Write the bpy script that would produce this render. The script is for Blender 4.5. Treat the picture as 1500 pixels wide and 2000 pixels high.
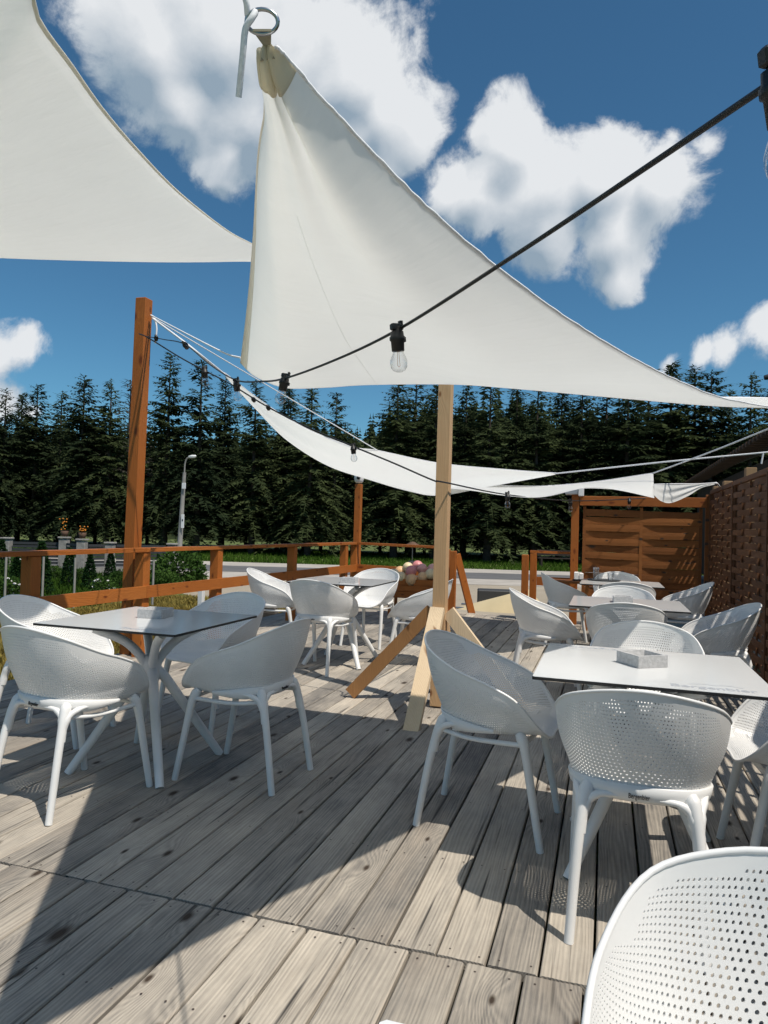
import bpy, math, random
import numpy as np
from mathutils import Vector, Matrix
random.seed(7); np.random.seed(7)
R = math.radians
for o in list(bpy.data.objects): bpy.data.objects.remove(o)
sc = bpy.context.scene
COL = sc.collection

# ------------------------------------------------------------------ camera
# world: X across the deck, Y along the planks, Z up, deck surface at z = 0
CAM_H = 1.27
F_PX, CX, CY = 1390.0, 750.0, 1000.0
_vy = np.array([435.0, -40.0, -F_PX]); _hd = np.array([1, -.029, 0.])
_up = np.cross(_hd, _vy); _up /= np.linalg.norm(_up); _up = _up if _up[1] > 0 else -_up
_yy = _vy/np.linalg.norm(_vy); _xx = np.cross(_yy, _up)
ROT = np.stack([_xx, _yy, _up])
EYE = np.array([0, 0, CAM_H])
FWD = ROT @ np.array([0, 0, -1.]); 
cam = bpy.data.cameras.new('camera'); camo = bpy.data.objects.new('camera', cam); COL.objects.link(camo)
cam.sensor_fit = 'HORIZONTAL'; cam.sensor_width = 36; cam.lens = F_PX/1500*36
cam.clip_start = .05; cam.clip_end = 3000
m4 = Matrix([[*ROT[i], EYE[i]] for i in range(3)] + [[0, 0, 0, 1]])
camo.matrix_world = m4
sc.camera = camo
def ray(px, py):
    v = np.array([px-CX, -(py-CY), -F_PX]); v /= np.linalg.norm(v); return ROT @ v
def at_z(px, py, z): d = ray(px, py); return EYE + d*(z-CAM_H)/d[2]
def at_Y(px, py, y): d = ray(px, py); return EYE + d*y/d[1]
def at_X(px, py, x): d = ray(px, py); return EYE + d*x/d[0]
def at_D(px, py, dc): d = ray(px, py); return EYE + d*dc/(d @ FWD)
F2 = np.array([FWD[0], FWD[1]]); F2 /= np.linalg.norm(F2); R2 = np.array([F2[1], -F2[0]])
def bg(depth, side, z=0.): p = F2*depth + R2*side; return (p[0], p[1], z)      # metres ahead of / beside the deck
def bgpx(px, depth, z):                                                       # ground position of a column of the view
    d = ray(px, 1020); t = depth/(d[:2] @ F2); return (d[0]*t, d[1]*t, z)

# ------------------------------------------------------------------ world, sun
SUN = Vector((.487, -.245, 1)).normalized()
wd = bpy.data.worlds.new('World'); sc.world = wd; wd.use_nodes = True
nt = wd.node_tree; nt.nodes.clear()
N = nt.nodes.new; Lk = nt.links.new
sky = N('ShaderNodeTexSky'); sky.sky_type = 'NISHITA'; sky.sun_disc = False
sky.sun_elevation = math.asin(SUN.z); sky.sun_rotation = math.atan2(SUN.x, SUN.y)
sky.altitude = 600; sky.air_density = 1.0; sky.dust_density = .35; sky.ozone_density = 2.2
SKY_STRENGTH = .085
bg_sky = N('ShaderNodeBackground'); bg_sky.inputs['Strength'].default_value = SKY_STRENGTH
tint = N('ShaderNodeMix'); tint.data_type = 'RGBA'; tint.blend_type = 'MULTIPLY'; tint.inputs[0].default_value = 1
tint.inputs[7].default_value = (.50, .88, .98, 1)
Lk(sky.outputs[0], tint.inputs[6]); Lk(tint.outputs[2], bg_sky.inputs['Color'])
# clouds: cumulus at their bearings in the sky, edges broken up by fractal noise
def cloud_group(scale, detail, amp):
    g = bpy.data.node_groups.new('cumulus', 'ShaderNodeTree')
    g.interface.new_socket('Vector', in_out='INPUT', socket_type='NodeSocketVector')
    g.interface.new_socket('Density', in_out='OUTPUT', socket_type='NodeSocketFloat')
    gi = g.nodes.new('NodeGroupInput'); go = g.nodes.new('NodeGroupOutput')
    def mth(op, a, b=None, c=None):
        n = g.nodes.new('ShaderNodeMath'); n.operation = op
        for i, v in enumerate((a, b, c)):
            if v is None: continue
            if isinstance(v, (int, float)): n.inputs[i].default_value = v
            else: g.links.new(v, n.inputs[i])
        return n.outputs[0]
    nz = g.nodes.new('ShaderNodeTexNoise'); nz.inputs['Scale'].default_value = 5.5; nz.inputs['Detail'].default_value = 2; nz.inputs['Roughness'].default_value = .55
    g.links.new(gi.outputs[0], nz.inputs['Vector'])
    s = g.nodes.new('ShaderNodeVectorMath'); s.operation = 'SUBTRACT'; g.links.new(nz.outputs['Color'], s.inputs[0]); s.inputs[1].default_value = (.5, .5, .5)
    w = g.nodes.new('ShaderNodeVectorMath'); w.operation = 'MULTIPLY_ADD'; g.links.new(s.outputs[0], w.inputs[0]); w.inputs[1].default_value = (.10, .10, .10); g.links.new(gi.outputs[0], w.inputs[2])
    blobs = [(300,70,150),(430,70,180),(560,80,190),(660,140,170),(750,210,110),(480,200,170),(600,250,130),(330,180,110),(450,330,70),(760,270,60),(680,280,80),
             (985,280,95),(870,355,75),(790,235,80),(930,370,105),(1060,370,130),(1180,350,110),(1290,370,95),(1210,450,100),(1210,515,60),(1060,440,90),
             (1222,615,34,.42),(1360,690,60,.50),(1420,678,75,.52),(1490,655,95,.56),(1275,692,60,.42),(1390,290,70,.42),(1310,275,60,.42),(30,670,95,.55),(-40,690,130,.6),(10,775,75,.6),(60,800,50,.5),(400,330,80,.5),(470,370,70,.5)]
    vals = [(ray(q[0], q[1]), .93*q[2]/F_PX, q[3] if len(q) > 3 else 1.) for q in blobs]
    rnd = random.Random(3)
    for k in range(8):                                  # the same broken cumulus all round
        az = R(62 + k*34 + rnd.uniform(-8, 8)); el = R(rnd.uniform(14, 42))
        a0 = math.atan2(F2[1], F2[0]) + az
        c = np.array([math.cos(a0)*math.cos(el), math.sin(a0)*math.cos(el), math.sin(el)])
        for j in range(2):
            q = c + np.array([rnd.uniform(-.12, .12), rnd.uniform(-.12, .12), rnd.uniform(-.04, .04)]); q /= np.linalg.norm(q)
            vals.append((q, rnd.uniform(.07, .15), 1.))
    acc = None
    for c, r, pk in vals:
        d = g.nodes.new('ShaderNodeVectorMath'); d.operation = 'DISTANCE'; g.links.new(w.outputs[0], d.inputs[0]); d.inputs[1].default_value = tuple(c)
        v = mth('MULTIPLY_ADD', d.outputs['Value'], -1.0/r, pk)
        acc = v if acc is None else mth('SMOOTH_MAX', acc, v, .15)
    n2 = g.nodes.new('ShaderNodeTexNoise'); n2.inputs['Scale'].default_value = scale; n2.inputs['Detail'].default_value = detail; n2.inputs['Roughness'].default_value = .64
    g.links.new(w.outputs[0], n2.inputs['Vector'])
    dd = mth('MULTIPLY_ADD', n2.outputs['Fac'], amp, -.53*amp)
    g.links.new(mth('ADD', acc, dd), go.inputs[0])
    return g
CG = cloud_group(13, 10, 1.45); CS = cloud_group(8, 3, .55)
tc = N('ShaderNodeTexCoord')
c1 = N('ShaderNodeGroup'); c1.node_tree = CG; Lk(tc.outputs['Generated'], c1.inputs[0])
off = N('ShaderNodeVectorMath'); off.operation = 'ADD'; Lk(tc.outputs['Generated'], off.inputs[0]); off.inputs[1].default_value = (.018, -.010, .045)
c3 = N('ShaderNodeGroup'); c3.node_tree = CS; Lk(tc.outputs['Generated'], c3.inputs[0])
c2 = N('ShaderNodeGroup'); c2.node_tree = CS; Lk(off.outputs[0], c2.inputs[0])
def wm(op, a, b, c=None, clamp=False):
    n = N('ShaderNodeMath'); n.operation = op; n.use_clamp = clamp
    for i, v in enumerate((a, b, c)):
        if v is None: continue
        if isinstance(v, (int, float)): n.inputs[i].default_value = v
        else: Lk(v, n.inputs[i])
    return n.outputs[0]
al = N('ShaderNodeMapRange'); al.interpolation_type = 'SMOOTHSTEP'; Lk(c1.outputs[0], al.inputs[0]); al.inputs[1].default_value = -.08; al.inputs[2].default_value = .30; al.inputs[4].default_value = .97
lit = wm('MULTIPLY_ADD', wm('SUBTRACT', c3.outputs[0], c2.outputs[0]), 1.35, .70)  # cloud shading painted from density: sunward tops lighter, bases and thick centres greyer
lit = wm('MULTIPLY_ADD', wm('SUBTRACT', c1.outputs[0], c3.outputs[0]), .60, lit)
lit = wm('MULTIPLY_ADD', c3.outputs[0], -.22, lit, True)
ramp = N('ShaderNodeValToRGB'); Lk(lit, ramp.inputs[0])
ramp.color_ramp.elements[0].position = .05; ramp.color_ramp.elements[0].color = (.27, .35, .43, 1)
ramp.color_ramp.elements[1].position = .95; ramp.color_ramp.elements[1].color = (.74, .76, .78, 1)
bg_cl = N('ShaderNodeBackground'); Lk(ramp.outputs[0], bg_cl.inputs['Color']); bg_cl.inputs['Strength'].default_value = 1.0
mx = N('ShaderNodeMixShader'); Lk(al.outputs[0], mx.inputs[0]); Lk(bg_sky.outputs[0], mx.inputs[1]); Lk(bg_cl.outputs[0], mx.inputs[2])
wo = N('ShaderNodeOutputWorld'); Lk(mx.outputs[0], wo.inputs['Surface'])
sl = bpy.data.lights.new('sun', 'SUN'); sl.energy = 4.2; sl.angle = R(.53); sl.color = (1, .93, .83)
slo = bpy.data.objects.new('sun', sl); COL.objects.link(slo); slo.rotation_euler = SUN.to_track_quat('Z', 'Y').to_euler()
vs = sc.view_settings; vs.view_transform = 'Standard'; vs.look = 'None'; vs.exposure = .12; vs.gamma = 1; vs.use_curve_mapping = False

# ------------------------------------------------------------------ materials
def mat(name): 
    m = bpy.data.materials.new(name); m.use_nodes = True; return m, m.node_tree.nodes, m.node_tree.links, m.node_tree.nodes['Principled BSDF']
class NT:
    def __init__(s, m): s.t = m.node_tree
    def n(s, t, **kw):
        x = s.t.nodes.new(t)
        for k, v in kw.items(): setattr(x, k, v)
        return x
    def link(s, a, b): s.t.links.new(a, b)
    def math(s, op, a, b=None, c=None, clamp=False):
        x = s.n('ShaderNodeMath', operation=op); x.use_clamp = clamp
        for i, v in enumerate((a, b, c)):
            if v is None: continue
            if isinstance(v, (int, float)): x.inputs[i].default_value = v
            else: s.link(v, x.inputs[i])
        return x.outputs[0]
    def noise(s, vec, scale, detail=4, rough=.55):
        x = s.n('ShaderNodeTexNoise'); x.inputs['Scale'].default_value = scale; x.inputs['Detail'].default_value = detail; x.inputs['Roughness'].default_value = rough
        if vec is not None: s.link(vec, x.inputs['Vector'])
        return x.outputs['Fac']
    def ramp(s, f, stops):
        x = s.n('ShaderNodeValToRGB'); s.link(f, x.inputs[0]); e = x.color_ramp.elements
        while len(e) < len(stops): e.new(.5)
        for el, (p, c) in zip(e, stops): el.position = p; el.color = (*c, 1)
        return x.outputs[0]
    def mix(s, f, a, b, blend='MIX'):
        x = s.n('ShaderNodeMix', data_type='RGBA', blend_type=blend)
        for i, v in ((0, f), (6, a), (7, b)):
            if isinstance(v, (int, float)): x.inputs[i].default_value = v
            elif isinstance(v, tuple): x.inputs[i].default_value = (*v, 1)
            else: s.link(v, x.inputs[i])
        return x.outputs[2]
    def map(s, vec, scale):
        x = s.n('ShaderNodeVectorMath', operation='MULTIPLY'); s.link(vec, x.inputs[0]); x.inputs[1].default_value = scale; return x.outputs[0]
    def bump(s, h, strength, dist):
        x = s.n('ShaderNodeBump'); x.inputs['Strength'].default_value = strength; x.inputs['Distance'].default_value = dist; s.link(h, x.inputs['Height']); return x.outputs[0]
def plain(name, col, rough=.6, metal=0, var=0., scale=8, bump=0.):
    m, n, l, b = mat(name); b.inputs['Roughness'].default_value = rough; b.inputs['Metallic'].default_value = metal
    t = NT(m); tc = t.n('ShaderNodeTexCoord')
    if var:
        f = t.noise(tc.outputs['Object'], scale, 5)
        t.link(t.ramp(f, [(.25, tuple(c*(1-var) for c in col)), (.75, tuple(min(1, c*(1+var)) for c in col))]), b.inputs['Base Color'])
        if bump: t.link(t.bump(f, bump, .01), b.inputs['Normal'])
    else: b.inputs['Base Color'].default_value = (*col, 1)
    return m
def wood(name, light, dark, axis=1, rough=.75, ringscale=16, knots=True, rand=.25, relief=.35, patch=.40, kthr=.42, knotcol=(.05, .035, .025)):
    """level sets of a smooth field make the grain; knots are bumps in that field, so the grain flows round them"""
    m, nn, l, b = mat(name); t = NT(m)
    tc = t.n('ShaderNodeTexCoord'); oi = t.n('ShaderNodeObjectInfo')
    sp = t.n('ShaderNodeVectorMath', operation='MULTIPLY_ADD'); sp.inputs[1].default_value = (7.3, 11.1, 5.7)
    rv = t.n('ShaderNodeCombineXYZ')
    for i in range(3): t.link(oi.outputs['Random'], rv.inputs[i])
    t.link(rv.outputs[0], sp.inputs[0]); t.link(tc.outputs['Object'], sp.inputs[2])
    P = sp.outputs[0]
    lng = [8., 8., 8.]; lng[axis] = 1.1
    low = t.noise(t.map(P, tuple(lng)), 1., 2, .5)
    sx = t.n('ShaderNodeSeparateXYZ'); t.link(tc.outputs['Object'], sx.inputs[0])
    X_, Y_, Z_ = sx.outputs[0], sx.outputs[1], sx.outputs[2]
    cross, along = ((t.math('ADD', Y_, Z_), X_), (t.math('ADD', X_, Z_), Y_), (t.math('ADD', X_, Y_), Z_))[axis]
    field = t.math('MULTIPLY_ADD', low, .09, cross)
    kd = None
    if knots:
        vo = t.n('ShaderNodeTexVoronoi'); vo.voronoi_dimensions = '2D'; vo.inputs['Scale'].default_value = 1.0
        kc = t.n('ShaderNodeCombineXYZ'); t.link(t.math('MULTIPLY_ADD', oi.outputs['Random'], 37., t.math('MULTIPLY', cross, 6.5)), kc.inputs[0]); t.link(t.math('MULTIPLY_ADD', oi.outputs['Random'], 91., t.math('MULTIPLY', along, 2.9)), kc.inputs[1])
        t.link(kc.outputs[0], vo.inputs['Vector'])
        cs = t.n('ShaderNodeSeparateXYZ'); t.link(vo.outputs['Color'], cs.inputs[0])
        on = t.math('GREATER_THAN', cs.outputs[0], kthr)
        kd = t.math('ADD', vo.outputs['Distance'], t.math('MULTIPLY', t.math('SUBTRACT', 1., on), 5.))
        bumpk = t.math('POWER', 2.718, t.math('MULTIPLY', t.math('MULTIPLY', kd, kd), -9.))
        field = t.math('MULTIPLY_ADD', bumpk, .055, field)
    ring = t.math('SINE', t.math('MULTIPLY', field, ringscale*6.283*5))
    fl = [140., 140., 140.]; fl[axis] = 4.
    fine = t.noise(t.map(P, tuple(fl)), 1., 3, .6)
    pat = t.noise(t.map(P, tuple(3.2 if i != axis else 1.6 for i in range(3))), 1., 7, .68)
    v = t.math('MULTIPLY_ADD', ring, .065, t.math('MULTIPLY_ADD', fine, .50, t.math('MULTIPLY_ADD', pat, patch, (.40-patch)*.5)))
    v = t.math('ADD', v, t.math('MULTIPLY_ADD', oi.outputs['Random'], rand*2, -rand))
    c = t.ramp(v, [(.12, dark), (.85, light)])
    st = t.noise(t.map(P, tuple(2.5 if i != axis else .9 for i in range(3))), 1., 4, .65)
    c = t.mix(t.math('MULTIPLY', t.math('SUBTRACT', st, .52, None, True), 2.2, None, True), c, tuple(.45*a_+.2*b_ for a_, b_ in zip(light, (.30, .17, .08))))
    if patch > .5:                                     # drying cracks along the grain
        ck = t.noise(t.map(P, tuple(48. if i != axis else 1.3 for i in range(3))), 1., 2, .5)
        c = t.mix(t.math('MULTIPLY', t.math('SUBTRACT', ck, .635, None, True), 9., None, True), c, (.055, .05, .045))
    if kd is not None:
        kf = t.math('SUBTRACT', 1., t.math('MULTIPLY', kd, t.math('MULTIPLY_ADD', cs.outputs[1], 9., 5.)), None, True)
        c = t.mix(t.math('MULTIPLY', kf, 1.6, None, True), c, knotcol)
    t.link(c, b.inputs['Base Color']); b.inputs['Roughness'].default_value = rough; b.inputs['Specular IOR Level'].default_value = .25
    h = t.math('MULTIPLY_ADD', ring, .3, fine)
    t.link(t.bump(h, relief, .003), b.inputs['Normal'])
    return m
M = {}
M['deck'] = wood('weathered_deck_wood', (.57, .505, .415), (.115, .109, .103), 1, .8, 15, rand=.15, patch=.95, kthr=.70)
M['orange'] = wood('orange_stained_wood', (.50, .165, .032), (.25, .072, .015), 2, .55, 14, rand=.12, knotcol=(.16, .04, .01))
M['orange_y'] = wood('orange_stained_rail', (.50, .165, .032), (.25, .072, .015), 1, .55, 14, rand=.12, knotcol=(.16, .04, .01))
M['orange_x'] = wood('orange_stained_board', (.46, .15, .03), (.23, .066, .014), 0, .55, 14, rand=.12, knotcol=(.16, .04, .01))
M['raw'] = wood('fresh_sawn_timber', (.60, .41, .235), (.47, .29, .15), 2, .7, 13, rand=.1, knotcol=(.22, .1, .04))
M['raw_pale'] = wood('pale_sawn_timber', (.74, .60, .42), (.60, .44, .27), 2, .7, 13, rand=.1, knotcol=(.25, .12, .05))
M['raw_brown'] = wood('brown_sawn_timber', (.42, .22, .09), (.27, .13, .05), 2, .7, 13, rand=.1, knotcol=(.14, .06, .02))
M['slat_y'] = wood('brown_fence_slat', (.20, .088, .040), (.10, .042, .020), 1, .7, 16, rand=.2)
M['slat_x'] = wood('brown_screen_slat', (.33, .125, .034), (.15, .052, .015), 0, .65, 16, rand=.2)
M['posttop'] = wood('untreated_post', (.42, .27, .15), (.28, .17, .09), 2, .8, 14, rand=.1)
M['dark'] = plain('dark_brown_timber', (.05, .042, .035), .9, var=.3)  # dark brown of the deck joists and the sleeper stack
M['plastic'] = plain('white_moulded_plastic', (.76, .76, .75), .36, var=.035, scale=9)
M['laminate'] = plain('white_compact_laminate', (.70, .71, .71), .1, var=.03, scale=3)
M['black'] = plain('black_plastic', (.012, .012, .013), .5)
M['core'] = plain('black_laminate_core', (.012, .012, .012), .6)
M['print'] = plain('grey_print', (.36, .38, .41), .5)
M['concrete'] = plain('cast_concrete', (.42, .42, .42), .9, var=.22, scale=60, bump=.3)
M['rope'] = plain('white_rope', (.78, .78, .8), .8, var=.15, scale=200)
M['web'] = plain('beige_webbing', (.42, .36, .26), .85, var=.12, scale=60)
M['steel'] = plain('galvanised_steel', (.45, .46, .48), .32, 1.0)
M['white'] = plain('white_enamel', (.78, .78, .77), .45)
M['stone'] = plain('pale_stone', (.26, .25, .23), .9, var=.35, scale=12, bump=.4)
M['concpole'] = plain('concrete_pole', (.27, .26, .24), .9, var=.2, scale=4)
M['bark'] = plain('spruce_bark', (.06, .045, .035), .95, var=.35, scale=6)
M['roof'] = plain('dark_roof_boards', (.045, .026, .018), .85, var=.3, scale=5)
M['rafter'] = plain('brown_rafter', (.10, .055, .032), .8, var=.25, scale=6)
M['wallb'] = plain('dark_timber_wall', (.03, .022, .017), .9, var=.3, scale=4)
M['asphalt'] = plain('asphalt', (.115, .115, .118), .9, var=.18, scale=1.2)
M['shoulder'] = plain('pale_gravel_shoulder', (.40, .37, .33), .95, var=.16, scale=1.5)
M['sand'] = plain('sand_canvas', (.55, .45, .27), .8, var=.08, scale=3)
M['slatdark'] = plain('dark_metal_fence', (.035, .037, .04), .6)
M['filament'] = plain('copper_filament', (.55, .22, .08), .4, .7)
for nm, c in (('cream', (.72, .58, .36)), ('pink', (.62, .24, .24)), ('rose', (.70, .36, .32)), ('apricot', (.68, .42, .22))): M[nm] = plain(nm+'_ball', c, .45, var=.06, scale=3)
def glass():
    m, n, l, b = mat('clear_bulb_glass'); t = NT(m); n.remove(b)
    tr = t.n('ShaderNodeBsdfTransparent'); tr.inputs[0].default_value = (.95, .96, .97, 1)
    gl = t.n('ShaderNodeBsdfGlossy'); gl.inputs['Roughness'].default_value = .03
    lw = t.n('ShaderNodeLayerWeight'); lw.inputs[0].default_value = .22
    mxx = t.n('ShaderNodeMixShader'); t.link(lw.outputs['Facing'], mxx.inputs[0]); t.link(tr.outputs[0], mxx.inputs[1]); t.link(gl.outputs[0], mxx.inputs[2])
    t.link(mxx.outputs[0], n['Material Output'].inputs[0]); return m
M['glass'] = glass()
def cloth(name, col, trans):
    m, n, l, b = mat(name); t = NT(m); n.remove(b)
    tc = t.n('ShaderNodeTexCoord')
    f = t.noise(tc.outputs['Object'], 1.6, 5, .6)
    c = t.mix(f, tuple(x*.95 for x in col), col)
    w1 = t.noise(t.map(tc.outputs['Object'], (1.5, 7, 3)), 1., 4, .6)
    bp = t.bump(w1, .5, .02)
    d = t.n('ShaderNodeBsdfDiffuse'); t.link(c, d.inputs[0]); t.link(bp, d.inputs['Normal'])
    tl = t.n('ShaderNodeBsdfTranslucent'); t.link(c, tl.inputs[0]); t.link(bp, tl.inputs['Normal'])
    mxx = t.n('ShaderNodeMixShader'); mxx.inputs[0].default_value = trans
    t.link(d.outputs[0], mxx.inputs[1]); t.link(tl.outputs[0], mxx.inputs[2]); t.link(mxx.outputs[0], n['Material Output'].inputs[0]); return m
M['sail'] = cloth('white_sailcloth', (.94, .945, .93), .61)
M['sail_patch'] = cloth('cream_doubled_sailcloth', (.88, .82, .68), .52)
M['hem'] = cloth('cream_hem', (.90, .86, .77), .72); M['seam'] = cloth('sail_seam', (.95, .95, .93), .85)
def foliage(name, a, b_, scale=1.5, trans=.25):
    m, n, l, b = mat(name); t = NT(m); n.remove(b)
    g = t.n('ShaderNodeNewGeometry'); oi = t.n('ShaderNodeObjectInfo')
    f = t.noise(g.outputs['Position'], scale, 4, .6)
    f = t.math('ADD', f, t.math('MULTIPLY_ADD', oi.outputs['Random'], .3, -.15))
    c = t.ramp(f, [(.3, a), (.72, b_)])
    d = t.n('ShaderNodeBsdfDiffuse'); t.link(c, d.inputs[0]); tl = t.n('ShaderNodeBsdfTranslucent'); t.link(c, tl.inputs[0])
    mxx = t.n('ShaderNodeMixShader'); mxx.inputs[0].default_value = trans
    t.link(d.outputs[0], mxx.inputs[1]); t.link(tl.outputs[0], mxx.inputs[2]); t.link(mxx.outputs[0], n['Material Output'].inputs[0]); return m
M['spruce'] = foliage('spruce_needles', (.023, .035, .019), (.070, .090, .038), .6, .35)
M['shrub'] = foliage('garden_leaves', (.02, .05, .012), (.07, .13, .03), 3)
M['thuja'] = foliage('thuja_leaves', (.012, .035, .012), (.03, .065, .02), 3)
M['bare'] = foliage('dead_twigs', (.05, .05, .045), (.09, .085, .07), 3)
M['drygrass'] = foliage('dry_grass', (.22, .16, .04), (.34, .29, .09), 2)
M['grass'] = foliage('green_grass', (.028, .062, .010), (.075, .14, .022), .5)
M['petals_o'] = plain('orange_petals', (.75, .25, .02), .6); M['petals_w'] = plain('white_petals', (.8, .78, .76), .6)

# ------------------------------------------------------------------ mesh helpers
class MB:
    def __init__(s): s.v = []; s.f = []; s.sm = []
    def add(s, vs, fs, smooth=False):
        o = len(s.v); s.v += [tuple(map(float, p)) for p in vs]
        for f in fs: s.f.append(tuple(i+o for i in f)); s.sm.append(smooth)
    def box(s, c, size, rz=0., bev=0.):
        hx, hy, hz = (q/2 for q in size); ca, sa = math.cos(rz), math.sin(rz)
        if not bev:
            pts = [(x, y, z) for z in (-hz, hz) for x, y in ((-hx, -hy), (hx, -hy), (hx, hy), (-hx, hy))]
            fs = [(3, 2, 1, 0), (4, 5, 6, 7), (0, 1, 5, 4), (1, 2, 6, 5), (2, 3, 7, 6), (3, 0, 4, 7)]
        else:
            b = bev; pts = []; 
            for z, e in ((-hz, b), (-hz+b, 0), (hz-b, 0), (hz, b)):
                x, y = hx-e, hy-e; k = b*.6
                pts += [(-x+k, -y, z), (x-k, -y, z), (x, -y+k, z), (x, y-k, z), (x-k, y, z), (-x+k, y, z), (-x, y-k, z), (-x, -y+k, z)]
            fs = [tuple(range(7, -1, -1)), tuple(range(24, 32))]
            for r in range(3):
                for i in range(8): j = (i+1) % 8; fs.append((r*8+i, r*8+j, r*8+8+j, r*8+8+i))
        s.add([(c[0]+x*ca-y*sa, c[1]+x*sa+y*ca, c[2]+z) for x, y, z in pts], fs); return s
    def beam(s, a, b, w, h, upv=(0, 0, 1)):
        a, b = Vector(a), Vector(b); d = (b-a).normalized(); u = Vector(upv); r = d.cross(u).normalized(); u = r.cross(d)
        pts = [p + r*x*w/2 + u*y*h/2 for p in (a, b) for x, y in ((-1, -1), (1, -1), (1, 1), (-1, 1))]
        s.add(pts, [(0, 1, 2, 3), (7, 6, 5, 4), (0, 4, 5, 1), (1, 5, 6, 2), (2, 6, 7, 3), (3, 7, 4, 0)]); return s
    def tube(s, pts, rad, n=8, caps=True, flat=1.):
        pts = [Vector(p) for p in pts]; rad = rad if hasattr(rad, '__len__') else [rad]*len(pts)
        vs = []; ref = None
        for i, p in enumerate(pts):
            d = (pts[min(i+1, len(pts)-1)]-pts[max(i-1, 0)]).normalized()
            if ref is None: ref = d.orthogonal().normalized() if abs(d.z) > .95 else d.cross(Vector((0, 0, 1))).normalized()
            r = (ref - d*ref.dot(d)).normalized(); ref = r; u = d.cross(r)
            for k in range(n): a = 2*math.pi*k/n; vs.append(p + (r*math.cos(a) + u*math.sin(a)*flat)*rad[i])
        fs = [(i*n+k, i*n+(k+1) % n, (i+1)*n+(k+1) % n, (i+1)*n+k) for i in range(len(pts)-1) for k in range(n)]
        s.add(vs, fs, True)
        if caps:
            o = len(pts)-1; s.add(vs[:n], [tuple(range(n-1, -1, -1))]); s.add(vs[o*n:], [tuple(range(n))])
        return s
    def lathe(s, prof, n=14, c=(0, 0, 0)):
        vs = [(c[0]+r*math.cos(2*math.pi*k/n), c[1]+r*math.sin(2*math.pi*k/n), c[2]+z) for r, z in prof for k in range(n)]
        s.add(vs, [(i*n+k, i*n+(k+1) % n, (i+1)*n+(k+1) % n, (i+1)*n+k) for i in range(len(prof)-1) for k in range(n)], True); return s
    def grid(s, P, smooth=True):
        a, b = len(P), len(P[0]); s.add([p for r in P for p in r], [(i*b+j, i*b+j+1, (i+1)*b+j+1, (i+1)*b+j) for i in range(a-1) for j in range(b-1)], smooth); return s
    def mesh(s, name):
        m = bpy.data.meshes.new(name); m.from_pydata(s.v, [], s.f); m.polygons.foreach_set('use_smooth', s.sm); m.update(); return m
    def obj(s, name, material, parent=None): return mobj(name, s.mesh(name), material, parent)
def mobj(name, mesh, material, parent=None):
    if material is not None and not mesh.materials: mesh.materials.append(material)
    o = bpy.data.objects.new(name, mesh); COL.objects.link(o)
    if parent is not None: o.parent = parent
    return o
def tag(o, label, cat, group=None):
    o['label'] = label; o['category'] = cat
    if group: o['group'] = group
    return o
def struct(o): o['kind'] = 'structure'; return o
def thing(name, label, cat, loc=(0, 0, 0), rz=0., group=None):
    o = bpy.data.objects.new(name, None); COL.objects.link(o); o.location = loc; o.rotation_euler = (0, 0, rz); return tag(o, label, cat, group)
def dup(root, loc, rz, label=None):
    r = root.copy(); COL.objects.link(r); r.location = loc; r.rotation_euler = (0, 0, rz)
    if label: r['label'] = label
    def kids(a, b):
        for ch in list(a.children):
            c = ch.copy(); COL.objects.link(c); c.parent = b; kids(ch, c)
    kids(root, r); return r
def catmull(pts, n=8):
    P = [np.array(p, float) for p in pts]; P = [2*P[0]-P[1]] + P + [2*P[-1]-P[-2]]; out = []
    for i in range(1, len(P)-2):
        for k in range(n):
            t = k/n; a, b, c, d = P[i-1:i+3]
            out.append(.5*((2*b)+(c-a)*t+(2*a-5*b+4*c-d)*t*t+(3*b-a-3*c+d)*t**3))
    out.append(P[-2]); return out

# ------------------------------------------------------------------ ground, road, hill
GZ = -.45
def sheet(name, quad, z, m, sub=1):
    b = MB(); b.add([(x, y, z) for x, y in quad], [(0, 1, 2, 3)]); return struct(b.obj(name, m))
def band(name, d0, d1, z, m, s0=-140, s1=140): return sheet(name, [bg(d0, s0)[:2], bg(d0, s1)[:2], bg(d1, s1)[:2], bg(d1, s0)[:2]], z, m)
def ground_mat():
    m, n, l, b = mat('ground_lawn'); t = NT(m); g = t.n('ShaderNodeNewGeometry')
    f = t.noise(g.outputs['Position'], .35, 6, .6); f2 = t.noise(g.outputs['Position'], 9, 4, .6)
    c = t.mix(t.math('MULTIPLY', f2, .6), t.ramp(f, [(.35, (.045, .085, .016)), (.65, (.10, .16, .03))]), (.16, .15, .05))
    t.link(c, b.inputs['Base Color']); b.inputs['Roughness'].default_value = .95; t.link(t.bump(f2, .6, .05), b.inputs['Normal']); return m
def gravel_mat():
    m, n, l, b = mat('pale_gravel'); t = NT(m); g = t.n('ShaderNodeNewGeometry')
    f = t.noise(g.outputs['Position'], .6, 6, .65); f2 = t.noise(g.outputs['Position'], 30, 3, .7)
    c = t.mix(f2, t.ramp(f, [(.3, (.36, .30, .22)), (.7, (.50, .44, .35))]), (.30, .26, .2))
    t.link(c, b.inputs['Base Color']); b.inputs['Roughness'].default_value = .95; t.link(t.bump(f2, .7, .04), b.inputs['Normal']); return m
sheet('ground', [(-900, -900), (900, -900), (900, 900), (-900, 900)], GZ, ground_mat())
M['gravel'] = gravel_mat()
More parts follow.
